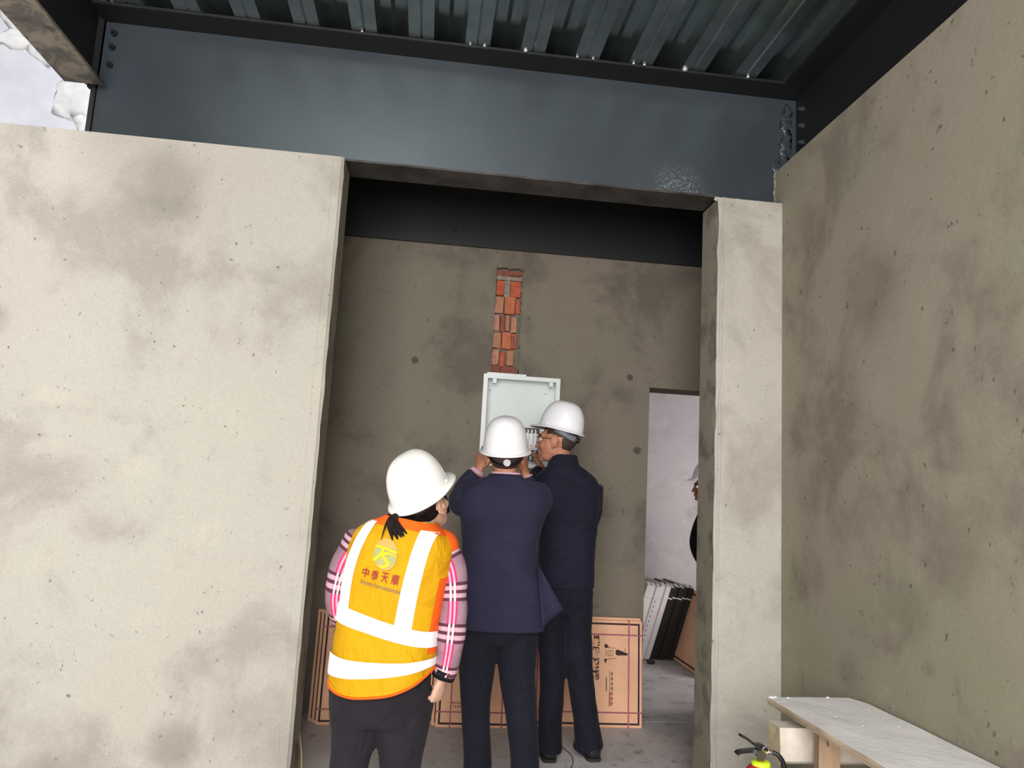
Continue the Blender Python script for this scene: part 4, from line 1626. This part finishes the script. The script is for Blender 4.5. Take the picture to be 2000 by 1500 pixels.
# ------------------------------------------------------------------ man in the suit (centre)
A = empty('person', (0.37, 3.42, 0.0), 'person in a navy suit and white hard hat seen from behind, holding a phone up', 'person')
MA = frame_from((0.357, 3.43, 1.530), R(-2), R(8), R(-2))
torsoA = [(0.765, .380, 3.42, .196, .130), (0.90, .372, 3.42, .184, .128), (1.06, .357, 3.42, .166, .114), (1.20, .355, 3.42, .182, .120),
          (1.31, .360, 3.42, .204, .122), (1.375, .366, 3.42, .196, .104), (1.415, .366, 3.42, .140, .080), (1.437, .364, 3.42, .082, .066), (1.450, .363, 3.42, .066, .062)]
armsA = [
    dict(pts=[(.222, 3.42, 1.345, .082), (.190, 3.49, 1.318, .076), (.180, 3.56, 1.320, .064), (.195, 3.60, 1.385, .052), (.238, 3.60, 1.445, .044)], wrist=(.250, 3.60, 1.462),
         hand=dict(fwd=(.20, .05, .95), back=(-.75, -.45, .15), side=1, curl=(.55, .7, .5), thumb=.6)),
    dict(pts=[(.505, 3.42, 1.352, .084), (.520, 3.50, 1.320, .072), (.520, 3.60, 1.30, .058), (.500, 3.62, 1.375, .050), (.482, 3.62, 1.440, .042)], wrist=(.477, 3.62, 1.458),
         hand=dict(fwd=(-.12, .05, .95), back=(.75, -.45, .15), side=-1, curl=(.5, .6, .45), thumb=.6)),
]
legsA = [[(.290, 3.43, .80, .092), (.282, 3.43, .60, .080), (.288, 3.42, .40, .061), (.308, 3.43, .22, .060), (.318, 3.44, .035, .062)],
         [(.452, 3.43, .80, .096), (.462, 3.43, .60, .084), (.490, 3.42, .40, .068), (.516, 3.43, .22, .063), (.530, 3.44, .035, .063)]]
specA = dict(M=MA, neck=(.363, 3.425, 1.42), torso=torsoA, arms=armsA, legs=legsA, skin='skin', nr=.058)
person_body(A, specA)
face_details(A, MA)
hair_cap(A, MA, 1.0, 'hair_short', lambda c: (c.y < .028 and c.z > -.098 and (c.y < -.045 or c.z > .0)) or c.z > .05, 1.06)
hard_hat(A, frame_from((0.357, 3.425, 1.557), R(-2), R(13), R(-3)), 1.0, 'hat', knob='knob', band='black_plastic')
b = B()
loft(b, torso_rings(torsoA))
for arm in armsA:
    tube(b, arm['pts'], 18, 6, round_ends=False)
nb = remesh(b, 0.008, 6, 0.6)
folds(nb, .005, (5, 5, 4, 3), 2.0, 0.80, 1.36)
jk = obj('jacket', nb, 'suit', A, smooth=True)
# side vent flap swinging out to the right
b = B()
grid = []
for i in range(9):
    t = i / 8
    z = 1.045 - .255 * t
    row = []
    for j in range(6):
        u = j / 5
        x = .520 + .030 * t + u * (.012 + .086 * t)
        y = 3.335 + .03 * u + .012 * math.sin(u * 3) - .01 * t
        zz = z + .075 * u * t
        row.append(Vector((x, y, zz)))
    grid.append(row)
vf = [[b.verts.new(p) for p in r] for r in grid]
vk = [[b.verts.new(p + Vector((0, .006, 0))) for p in r] for r in grid]
for i in range(8):
    for j in range(5):
        b.faces.new((vf[i][j], vf[i][j + 1], vf[i + 1][j + 1], vf[i + 1][j]))
        b.faces.new((vk[i][j + 1], vk[i][j], vk[i + 1][j], vk[i + 1][j + 1]))
for i in range(8):
    b.faces.new((vf[i][0], vf[i + 1][0], vk[i + 1][0], vk[i][0]))
    b.faces.new((vf[i + 1][5], vf[i][5], vk[i][5], vk[i + 1][5]))
for j in range(5):
    b.faces.new((vf[8][j], vf[8][j + 1], vk[8][j + 1], vk[8][j]))
obj('vent_flap', b, 'suit', jk, smooth=True)
b = B()   # jacket collar
loft(b, [ering((.363, 3.418, z), X, Y, rx, ry, 28) for z, rx, ry in ((1.425, .090, .074), (1.448, .076, .068), (1.449, .070, .062), (1.43, .068, .060))], False, False)
obj('collar', b, 'suit', jk, smooth=True)
b = B()
loft(b, [ering((.363, 3.420, z), X, Y, rx, ry, 28) for z, rx, ry in ((1.43, .070, .064), (1.457, .068, .061), (1.458, .064, .057), (1.43, .062, .055))], False, False)
obj('shirt_collar', b, 'shirt_pink', A, smooth=True)
for (p, q) in (((.240, 3.60, 1.448), (.250, 3.60, 1.464)), ((.4815, 3.62, 1.443), (.479, 3.62, 1.450))):
    b = B()
    tube(b, [(*p, .040), (*q, .036)], 16, 2, round_ends=False)
    obj('shirt_cuff', b, 'shirt_pink', A, smooth=True)
trousers(A, 'trouser_navy', [(.70, .370, 3.43, .100, .085), (.78, .372, 3.43, .172, .115), (.90, .370, 3.43, .165, .112), (1.0, .362, 3.43, .15, .1)], legsA, 1.0, .005)
shoe(A, (.320, 3.40, 0), (-.05, 1, 0))
shoe(A, (.532, 3.40, 0), (.10, 1, 0))

# phone held up in front of his face
ph = empty('smartphone', (.345, 3.655, 1.53), 'black phone held up beside the suited man\'s hard hat', 'phone')
b = B()
xbox(b, Matrix.Translation((.345, 3.665, 1.545)) @ Matrix.Rotation(R(-4), 4, 'X'), .168, .009, .078)
obj('case', b, 'black_plastic', ph, bevel=0.003, seg=2)
b = B()
xbox(b, Matrix.Translation((.345, 3.659, 1.545)) @ Matrix.Rotation(R(-4), 4, 'X'), .158, .002, .070)
obj('screen', b, 'lens', ph)

# ------------------------------------------------------------------ man in the dark jacket (right)
Bp = empty('person', (0.82, 4.05, 0.0), 'person in a dark jacket and spectacles at the electrical box, face turned left', 'person')
MB = frame_from((0.702, 4.06, 1.655), R(66), R(2), R(4))
torsoB = [(0.885, .790, 4.06, .146, .122), (0.99, .790, 4.06, .142, .120), (1.10, .787, 4.06, .146, .116), (1.25, .778, 4.06, .168, .124), (1.38, .770, 4.06, .184, .120),
          (1.455, .766, 4.06, .172, .098), (1.505, .758, 4.06, .120, .080), (1.535, .752, 4.06, .080, .072), (1.572, .748, 4.06, .070, .068)]
armsB = [
    dict(pts=[(.905, 4.06, 1.425, .072), (.915, 4.09, 1.30, .064), (.895, 4.15, 1.16, .056), (.80, 4.29, 1.14, .050), (.70, 4.38, 1.18, .042)], wrist=(.68, 4.395, 1.19),
         hand=dict(fwd=(-.8, .55, .2), back=(-.3, -.1, .9), side=1, curl=(.4, .5, .4), thumb=.5)),
    dict(pts=[(.620, 4.10, 1.415, .076), (.540, 4.17, 1.375, .068), (.515, 4.28, 1.33, .058), (.620, 4.40, 1.42, .050), (.680, 4.48, 1.505, .040)], wrist=(.690, 4.495, 1.525),
         hand=dict(fwd=(-.28, .60, .72), back=(.75, -.45, .35), side=1, curl=(.28, .35, .3), thumb=.5, point=0)),
]
legsB = [[(.715, 4.06, .84, .082), (.722, 4.05, .62, .076), (.735, 4.04, .42, .066), (.735, 4.05, .22, .062), (.738, 4.06, .04, .066)],
         [(.850, 4.06, .84, .086), (.858, 4.05, .62, .082), (.878, 4.03, .44, .070), (.925, 4.06, .22, .064), (.958, 4.09, .05, .074)]]
specB = dict(M=MB, neck=(.750, 4.06, 1.53), torso=torsoB, arms=armsB, legs=legsB, skin='skin', nr=.060)
person_body(Bp, specB)
face_details(Bp, MB)
hair_cap(Bp, MB, 1.0, 'hair_short', lambda c: (c.y < -.050 and c.z > -.060 - .3 * (c.y + .05)) or (c.z > .020 and c.y < .000) or (c.z > .035 and c.y < .04) or c.z > .06, 1.035)
hard_hat(Bp, frame_from((0.722, 4.05, 1.722), R(58), R(12), R(2)), 1.0, 'hat', knob='black_plastic', band='grey_band', peak=.036)
# spectacles
b = B()
for sx in (-1, 1):
    pts = [MB @ Vector(p) for p in ((sx * .060, .092, .010), (sx * .070, .075, .010), (sx * .076, .03, .008), (sx * .079, -.005, .004), (sx * .078, -.018, -.008))]
    tube(b, [(p.x, p.y, p.z, .0024) for p in pts], 6, 4)
    ring = [MB @ Vector((sx * .034 + .025 * math.cos(a), .104 - .010 * abs(math.cos(a)), .003 + .019 * math.sin(a))) for a in [2 * PI * q / 16 for q in range(17)]]
    tube(b, [(p.x, p.y, p.z, .0020) for p in ring], 6, 1)
pts = [MB @ Vector(p) for p in ((-.010, .103, .006), (0, .107, .009), (.010, .103, .006))]
tube(b, [(p.x, p.y, p.z, .0018) for p in pts], 6, 3)
gl = obj('spectacles', b, 'glasses', Bp, smooth=True)
for sx in (-1, 1):
    b = B()
    vs = [b.verts.new(MB @ Vector((sx * .034 + .024 * math.cos(a), .102 - .010 * abs(math.cos(a)), .003 + .018 * math.sin(a)))) for a in [2 * PI * q / 16 for q in range(16)]]
    b.faces.new(vs)
    r_ = bmesh.ops.solidify(b, geom=list(b.faces), thickness=.0012)
    obj('lens', b, 'lens', gl)
b = B()
loft(b, torso_rings(torsoB))
for arm in armsB:
    tube(b, arm['pts'], 18, 6, round_ends=False)
nb = remesh(b, 0.008, 5, 0.6)
folds(nb, .013, (4, 4, 9, 9), 6.0, 0.90, 1.30)
jb = obj('jacket', nb, 'jacket', Bp, smooth=True)
b = B()
loft(b, [ering((.748, 4.06, z), X, Y, rx, ry, 28) for z, rx, ry in ((1.525, .090, .082), (1.585, .074, .072), (1.586, .068, .066), (1.53, .066, .064))], False, False)
obj('collar', b, 'jacket', jb, smooth=True)
b = B()
loft(b, [ering((.790, 4.06, z), X, Y, rx, ry, 32, 2.5) for z, rx, ry in ((.875, .140, .117), (.885, .150, .126), (.915, .150, .126), (.925, .143, .120))])
obj('hem_band', b, 'jacket', jb, smooth=True)
trousers(Bp, 'trouser_navy', [(.74, .787, 4.06, .095, .085), (.82, .787, 4.06, .145, .112), (.90, .79, 4.06, .138, .110), (.98, .79, 4.06, .13, .10)], legsB, 4.0, .006)
shoe(Bp, (.735, 3.995, 0), (-.06, 1, 0))
shoe(Bp, (.975, 4.015, 0), (-.12, 1, 0))

# ------------------------------------------------------------------ woman in the vest (left, nearest)
Wp = empty('person', (-0.09, 2.55, 0.0), 'person in an orange reflective vest over red plaid sleeves, seen from behind', 'person')
HS = .93
MW = frame_from((-0.002, 2.590, 1.310), R(-32), R(28), R(-10))
torsoW = [(0.70, -.092, 2.56, .150, .125), (0.80, -.092, 2.56, .156, .134), (0.95, -.088, 2.56, .155, .122), (1.07, -.076, 2.55, .160, .116), (1.15, -.066, 2.55, .164, .110),
          (1.20, -.058, 2.55, .156, .098), (1.235, -.050, 2.55, .128, .082), (1.258, -.042, 2.55, .088, .070), (1.275, -.036, 2.55, .064, .060)]
armsW = [
    dict(pts=[(-.205, 2.57, 1.185, .056), (-.245, 2.575, 1.10, .050), (-.262, 2.585, 1.01, .045), (-.250, 2.64, .93, .040), (-.222, 2.71, .865, .036)], wrist=(-.212, 2.73, .85),
         hand=dict(fwd=(.35, .8, -.45), back=(-.8, -.1, .3), side=1, s=.88, curl=(.6, .8, .6), thumb=.6)),
    dict(pts=[(.066, 2.535, 1.172, .056), (.106, 2.525, 1.10, .050), (.118, 2.515, 1.00, .046), (.115, 2.505, .88, .044), (.104, 2.51, .785, .038)], wrist=(.096, 2.513, .765),
         hand=dict(fwd=(-.22, .10, -1), back=(.75, -.55, .1), side=-1, s=.80, curl=(1.1, 1.3, .8), thumb=.8)),
]
legsW = [[(-.165, 2.56, .72, .094), (-.168, 2.56, .61, .082), (-.178, 2.555, .51, .062), (-.182, 2.55, .40, .060), (-.178, 2.56, .22, .074), (-.185, 2.57, .04, .078)],
         [(-.018, 2.56, .72, .096), (-.018, 2.56, .61, .086), (-.018, 2.555, .51, .070), (-.020, 2.55, .40, .064), (-.030, 2.56, .22, .074), (-.030, 2.57, .04, .078)]]
specW = dict(M=MW, neck=(-.020, 2.56, 1.235), torso=torsoW, arms=armsW, legs=legsW, skin='skin_pale', nr=.050, hs=HS, ls=.88)
person_body(Wp, specW)
face_details(Wp, MW, HS)
hair_cap(Wp, MW, HS, 'hair', lambda c: (c.y < .018 and c.z > -.045) or c.z > .055, 1.03)
hard_hat(Wp, frame_from((-0.016, 2.565, 1.352), R(-30), R(33), R(-9)), .915, 'hat_warm', band='black_plastic', peak=.036)
# pony tail of separate locks
b = B()
for (dx, dx2, r_) in ((0, .012, .013), (.008, .034, .009), (-.008, .004, .010), (.014, .050, .006), (-.014, -.026, .0035), (.004, .025, .008)):
    tube(b, [(-.090 + dx * .5, 2.478, 1.276, r_ * .7), (-.098 + dx, 2.452, 1.260, r_), (-.096 + dx + dx2 * .4, 2.447, 1.235, r_ * .8), (-.088 + dx + dx2, 2.438, 1.205 - abs(dx) * .4, r_ * .25)], 8, 4)
obj('pony_tail', b, 'hair', Wp, smooth=True)
# dark mask strap and side piece by the cheek
b = B()
pts = [MW @ (Vector(p) * HS) for p in ((-.058, .070, -.02), (-.03, .098, -.045), (0, .112, -.055), (.03, .098, -.045), (.056, .072, -.02))]
rings = []
for i, p in enumerate(pts):
    c = MW @ (Vector((0, .02, -.055)) * HS)
    out = (p - c).normalized()
    upv = (MW.to_3x3() @ Vector((0, 0, 1))).normalized()
    h_ = (.018, .036, .042, .036, .018)[i] * HS
    rings.append([p + upv * h_, p + out * .004, p - upv * h_, p - out * .004])
loft(b, rings)
obj('face_mask', b, 'black_cloth', Wp, smooth=True)


# the vest: one surface function, used for cloth, tape and print
VT = catmull(torsoW, 10)


def prof(z):
    z = max(VT[0][0], min(VT[-1][0], z))
    for p, q in zip(VT, VT[1:]):
        if p[0] <= z <= q[0]:
            t = (z - p[0]) / max(1e-6, q[0] - p[0])
            return [a + (c - a) * t for a, c in zip(p, q)]
    return VT[-1]


YAW_W = R(-17)
CWX, CWY = -.08, 2.55


def vest_warp(p, z0):
    """slightly crooked hang of the vest and the turn of the trunk"""
    x, y, z = p
    k = -.10 if z0 > 1.18 else -.10 - .18 * min(1, (1.18 - z0) / .26)
    if z0 < .92:
        k = -.28 + .40 * min(1, (.92 - z0) / .12)
    z2 = z + k * (x - CWX)
    dx, dy = x - CWX, y - CWY
    c, s = math.cos(YAW_W), math.sin(YAW_W)
    return Vector((CWX + c * dx - s * dy, CWY + s * dx + c * dy, z2))


def vest_fold(th, z):
    f = .004 * mnoise.noise(Vector((math.cos(th) * 2.2, math.sin(th) * 2.2, z * 4 + math.cos(th) * 2)))
    if z < .9:
        f += .010 * (.9 - z) / .2 * mnoise.noise(Vector((th * 1.8, 3, z * 9 + th)))
    return f


def vest_pt(th, z, off=0.0):
    (_, cx, cy, a, bb) = prof(z)
    g = .012 + off + vest_fold(th, z)
    if z < .95:
        g += .010 * (.95 - z) / .25
    ct, st = math.cos(th), math.sin(th)
    p = 2.5
    x = math.copysign(abs(ct) ** (2 / p), ct)
    y = math.copysign(abs(st) ** (2 / p), st)
    return vest_warp((cx + x * (a + g), cy + y * (bb + g), z), z)


def vest_back(x, z, off=0.0):
    """point on the back (towards -Y) at trunk-local x, z"""
    (_, cx, cy, a, bb) = prof(z)
    u = max(-.995, min(.995, (x - cx) / (a + .012)))
    # invert superellipse: u = -|cos|^(2/p) ...
    p = 2.5
    ct = math.copysign(abs(u) ** (p / 2), u)
    th = -math.acos(max(-1, min(1, ct)))
    return vest_pt(th, z, off)


def hem_z(th):
    # the back hem hangs in a shallow curve, lifted at the sides
    s = max(0.0, -math.sin(th))
    return .785 - .060 * s ** 1.3 + .004 * math.cos(th)


b = B()
nth, nzv = 64, 44
vg = []
for i in range(nzv + 1):
    t = i / nzv
    row = []
    for j in range(nth):
        th = 2 * PI * j / nth
        z = hem_z(th) * (1 - t) + 1.270 * t
        row.append(vest_pt(th, z))
    vg.append(row)
outer = [[b.verts.new(p) for p in r] for r in vg]
for i in range(nzv):
    for j in range(nth):
        q = (j + 1) % nth
        b.faces.new((outer[i][j], outer[i][q], outer[i + 1][q], outer[i + 1][j]))
bmesh.ops.solidify(b, geom=list(b.faces), thickness=.004)
vest = obj('vest', b, 'vest', Wp, smooth=True)


def strip(fn, n, m, name, mat, parent, th=.002):
    b = B()
    g = [[fn(i / n, j / m) for j in range(m + 1)] for i in range(n + 1)]
    v = [[b.verts.new(p) for p in r] for r in g]
    for i in range(n):
        for j in range(m):
            b.faces.new((v[i][j], v[i + 1][j], v[i + 1][j + 1], v[i][j + 1]))
    return obj(name, b, mat, parent, smooth=True)


# reflective tape: two hoops and two braces
strip(lambda u, v: vest_pt(2 * PI * u, .905 + .050 * v + .004 * math.cos(2 * PI * u), .004), 72, 4, 'reflective_tape', 'reflective', vest)
strip(lambda u, v: vest_pt(2 * PI * u,   .795 + .046 * v - .012 * max(0, -math.sin(2 * PI * u)) ** 2, .004), 72, 4, 'reflective_tape', 'reflective', vest)
strip(lambda u, v: vest_back((-.205 + .062 * u ** 2.2) + (v - .5) * (.042 - .006 * u), .950 + .300 * u, .004), 40, 5, 'reflective_tape', 'reflective', vest)
strip(lambda u, v: vest_back((-.005 + .052 * u ** 1.2) + (v - .5) * .050, .950 + .296 * u, .004), 40, 5, 'reflective_tape', 'reflective', vest)
for c0 in (0.0, PI):
    strip(lambda u, v, c0=c0: vest_pt(c0 + (v - .5) * .85,   .868 + .245 * u, .0014), 40, 10, 'side_panel', 'vest_orange', vest)
# binding round hem and neck
b = B()
tube(b, [(*vest_pt(2 * PI * j / 72, hem_z(2 * PI * j / 72), .001), .0042) for j in range(73)], 6, 1)
obj('hem_binding', b, 'vest_orange', vest, smooth=True)
strip(lambda u, v: vest_pt(2 * PI * u, 1.243 + .030 * v - .006 * max(0, math.cos(2 * PI * u)), .003), 60, 4, 'neck_binding', 'vest_orange', vest)
# orange cap over the right shoulder
b = B()
ellipsoid(b, (.064, 2.532, 1.178), .062, .062, .060, None, 24, 16)
bmesh.ops.delete(b, geom=[v for v in b.verts if v.co.z < 1.172 - .35 * (v.co.x - .064)], context='VERTS')
bmesh.ops.solidify(b, geom=list(b.faces), thickness=.003)
obj('shoulder_cap', b, 'vest_orange', vest, smooth=True)
# emblem and lettering printed on the back
EX, EZ = -.074, 1.158


def disc(fn, r0, r1, a0, a1, n, m):
    b = B()
    v = [[b.verts.new(fn(r0 + (r1 - r0) * i / m, a0 + (a1 - a0) * j / n)) for j in range(n + 1)] for i in range(m + 1)]
    for i in range(m):
        for j in range(n):
            b.faces.new((v[i][j], v[i + 1][j], v[i + 1][j + 1], v[i][j + 1]))
    return b


def emb(u, v, off):
    return vest_back(EX + u, EZ + v, off)


RX, RZ = .0385, .0475
b = B()
rows = 26
for i in range(rows):          # disc as thin rows, coloured by shape: tan dome, olive field
    pass
b.free()
obj('emblem_disc', disc(lambda r, a: emb(RX * r * math.cos(a), RZ * r * math.sin(a), .0045), 0.02, 1, 0, 2 * PI, 40, 6), 'logo_green', vest)
bd = B()
vs0 = None
for i in range(9):
    t = i / 8
    y = .40 + .585 * t
    w = math.sqrt(max(0, 1 - y * y))
    row = [bd.verts.new(emb(RX * w * q, RZ * y, .0062)) for q in (-1, -.6, -.2, .2, .6, 1)]
    if vs0:
        for k in range(5):
            bd.faces.new((vs0[k], vs0[k + 1], row[k + 1], row[k]))
    vs0 = row
obj('emblem_dome', bd, 'logo_tan', vest)


def ribbon(pts, w, off, mat, name):
    b = B()
    D = catmull(pts, 8)
    prev = None
    for i, d in enumerate(D):
        a = D[max(i - 1, 0)]
        c = D[min(i + 1, len(D) - 1)]
        tx, tz = c[0] - a[0], c[1] - a[1]
        L = math.hypot(tx, tz) or 1
        nx, nz = -tz / L * w / 2, tx / L * w / 2
        row = (b.verts.new(emb(d[0] + nx, d[1] + nz, off)), b.verts.new(emb(d[0], d[1], off)), b.verts.new(emb(d[0] - nx, d[1] - nz, off)))
        if prev:
            b.faces.new((prev[0], prev[1], row[1], row[0]))
            b.faces.new((prev[1], prev[2], row[2], row[1]))
        prev = row
    return obj(name, b, mat, vest)


ribbon([(-.033, .020), (.0, .017), (.037, .009)], .007, .0075, 'vest', 'emblem_stroke')
ribbon([(-.004, .018), (-.018, -.010), (-.036, -.026)], .008, .0075, 'vest', 'emblem_stroke')
ribbon([(.036, .002), (.010, .004), (-.006, -.004), (.004, -.016), (.014, -.028), (.002, -.038), (-.018, -.040)], .0085, .0078, 'vest', 'emblem_stroke')
ribbon([(.036, .004), (.012, .0065)], .006, .0082, 'logo_tan', 'emblem_stroke')
ribbon([(-.024, -.036), (.0, -.0455), (.022, -.038), (.033, -.024)], .005, .0085, 'logo_tan', 'emblem_stroke')
b = B()
for i, ch in enumerate('中泰天順'):
    put_text(b, ch, .034, (lambda cxx: (lambda u, v: vest_back(cxx + u + .15 * v, 1.088 + v, .0055)))(EX - .058 + .0325 * i), .0005, (.0235, .031))
obj('lettering', b, 'logo_red', vest)
b = B()
put_text(b, 'ZHONGTAITIANSHUN', .016, lambda u, v: vest_back(EX - .010 + u, 1.055 + v, .0055), .0002, (.132, .0115))
obj('lettering', b, 'logo_tan' if False else 'ink_green', vest)

# plaid shirt sleeves
b = B()
for arm, u0 in zip(armsW, (.075, .078)):
    tube(b, [p for p in arm['pts']], 24, 8, uv=(u0, .02), round_ends=True, ref=(0, 1, 0))
bm_s = b
me_s = bpy.data.meshes.new('plaid_shirt')
bm_s.normal_update()
for v in bm_s.verts:
    p = v.co
    v.co += v.normal * (.006 * mnoise.noise(Vector((p.x * 12, p.y * 12, p.z * 16))))
sh_o = obj('plaid_shirt', bm_s, 'plaid', Wp, smooth=True)
b = B()
tube(b, [(.106, 2.51, .795, .0395), (.098, 2.512, .768, .0375)], 18, 2, round_ends=False)
obj('inner_cuff', b, 'black_cloth', Wp, smooth=True)
trousers(Wp, 'trouser_black', [(.62, -.092, 2.56, .12, .10), (.72, -.092, 2.56, .150, .125), (.84, -.09, 2.56, .146, .122), (.94, -.09, 2.56, .14, .11)], legsW, 9.0, .008)
shoe(Wp, (-.185, 2.50, 0), (-.08, 1, 0), .24)
shoe(Wp, (-.030, 2.50, 0), (.08, 1, 0), .24)

# ------------------------------------------------------------------ worker beyond the doorway, half hidden by the pier
D = empty('person', (2.52, 6.35, 0.004), 'person in black with a pale hard hat beyond the doorway, half hidden by the pier', 'person')
MD = frame_from((2.44, 6.35, 1.485), R(84), R(0), 0)
torsoD = [(0.82, 2.56, 6.35, .12, .17), (0.95, 2.55, 6.35, .12, .16), (1.10, 2.54, 6.35, .125, .18), (1.22, 2.53, 6.35, .12, .19), (1.30, 2.52, 6.35, .10, .17), (1.345, 2.515, 6.35, .075, .10), (1.375, 2.505, 6.35, .065, .07)]
armsD = [
    dict(pts=[(2.50, 6.20, 1.25, .068), (2.42, 6.15, 1.16, .066), (2.36, 6.13, 1.06, .060), (2.42, 6.12, .98, .052), (2.52, 6.14, .90, .044)], wrist=(2.535, 6.145, .885), hand=dict(fwd=(.7, .1, -.5), back=(0, -1, 0), side=-1, curl=(.5, .5, .4), thumb=.5)),
    dict(pts=[(2.50, 6.50, 1.25, .064), (2.46, 6.54, 1.12, .060), (2.43, 6.54, 1.0, .052), (2.44, 6.5, .90, .046), (2.48, 6.47, .82, .040)], wrist=(2.485, 6.465, .81), hand=dict(fwd=(.3, -.1, -.9), back=(-1, 0, 0), side=1, curl=(.4, .5, .4), thumb=.5)),
]
legsD = [[(2.56, 6.26, .80, .09), (2.56, 6.25, .42, .066), (2.58, 6.25, .045, .064)], [(2.57, 6.44, .80, .09), (2.57, 6.45, .42, .066), (2.60, 6.45, .045, .064)]]
specD = dict(M=MD, neck=(2.50, 6.35, 1.345), torso=torsoD, arms=armsD, legs=legsD, skin='skin_dark', nr=.056)
person_body(D, specD)
face_details(D, MD)
hair_cap(D, MD, 1.0, 'hair_short', lambda c: (c.y < -.03 and c.z > -.07) or (c.z > .012 and c.y < .05) or c.z > .06)
hard_hat(D, frame_from((2.455, 6.35, 1.553), R(84), R(4), 0), 1.0, 'hat', band='grey_band', peak=.034)
b = B()
loft(b, torso_rings(torsoD))
for arm in armsD:
    tube(b, arm['pts'], 16, 5, round_ends=False)
nb = remesh(b, .009, 4, .5)
obj('jacket', nb, 'black_cloth', D, smooth=True)
trousers(D, 'trouser_black', [(.72, 2.565, 6.35, .09, .12), (.82, 2.56, 6.35, .115, .165), (.92, 2.555, 6.35, .11, .155)], legsD, 3.0, .005)
shoe(D, (2.62, 6.25, .004), (-1, 0, 0))
shoe(D, (2.64, 6.45, .004), (-1, 0, 0))
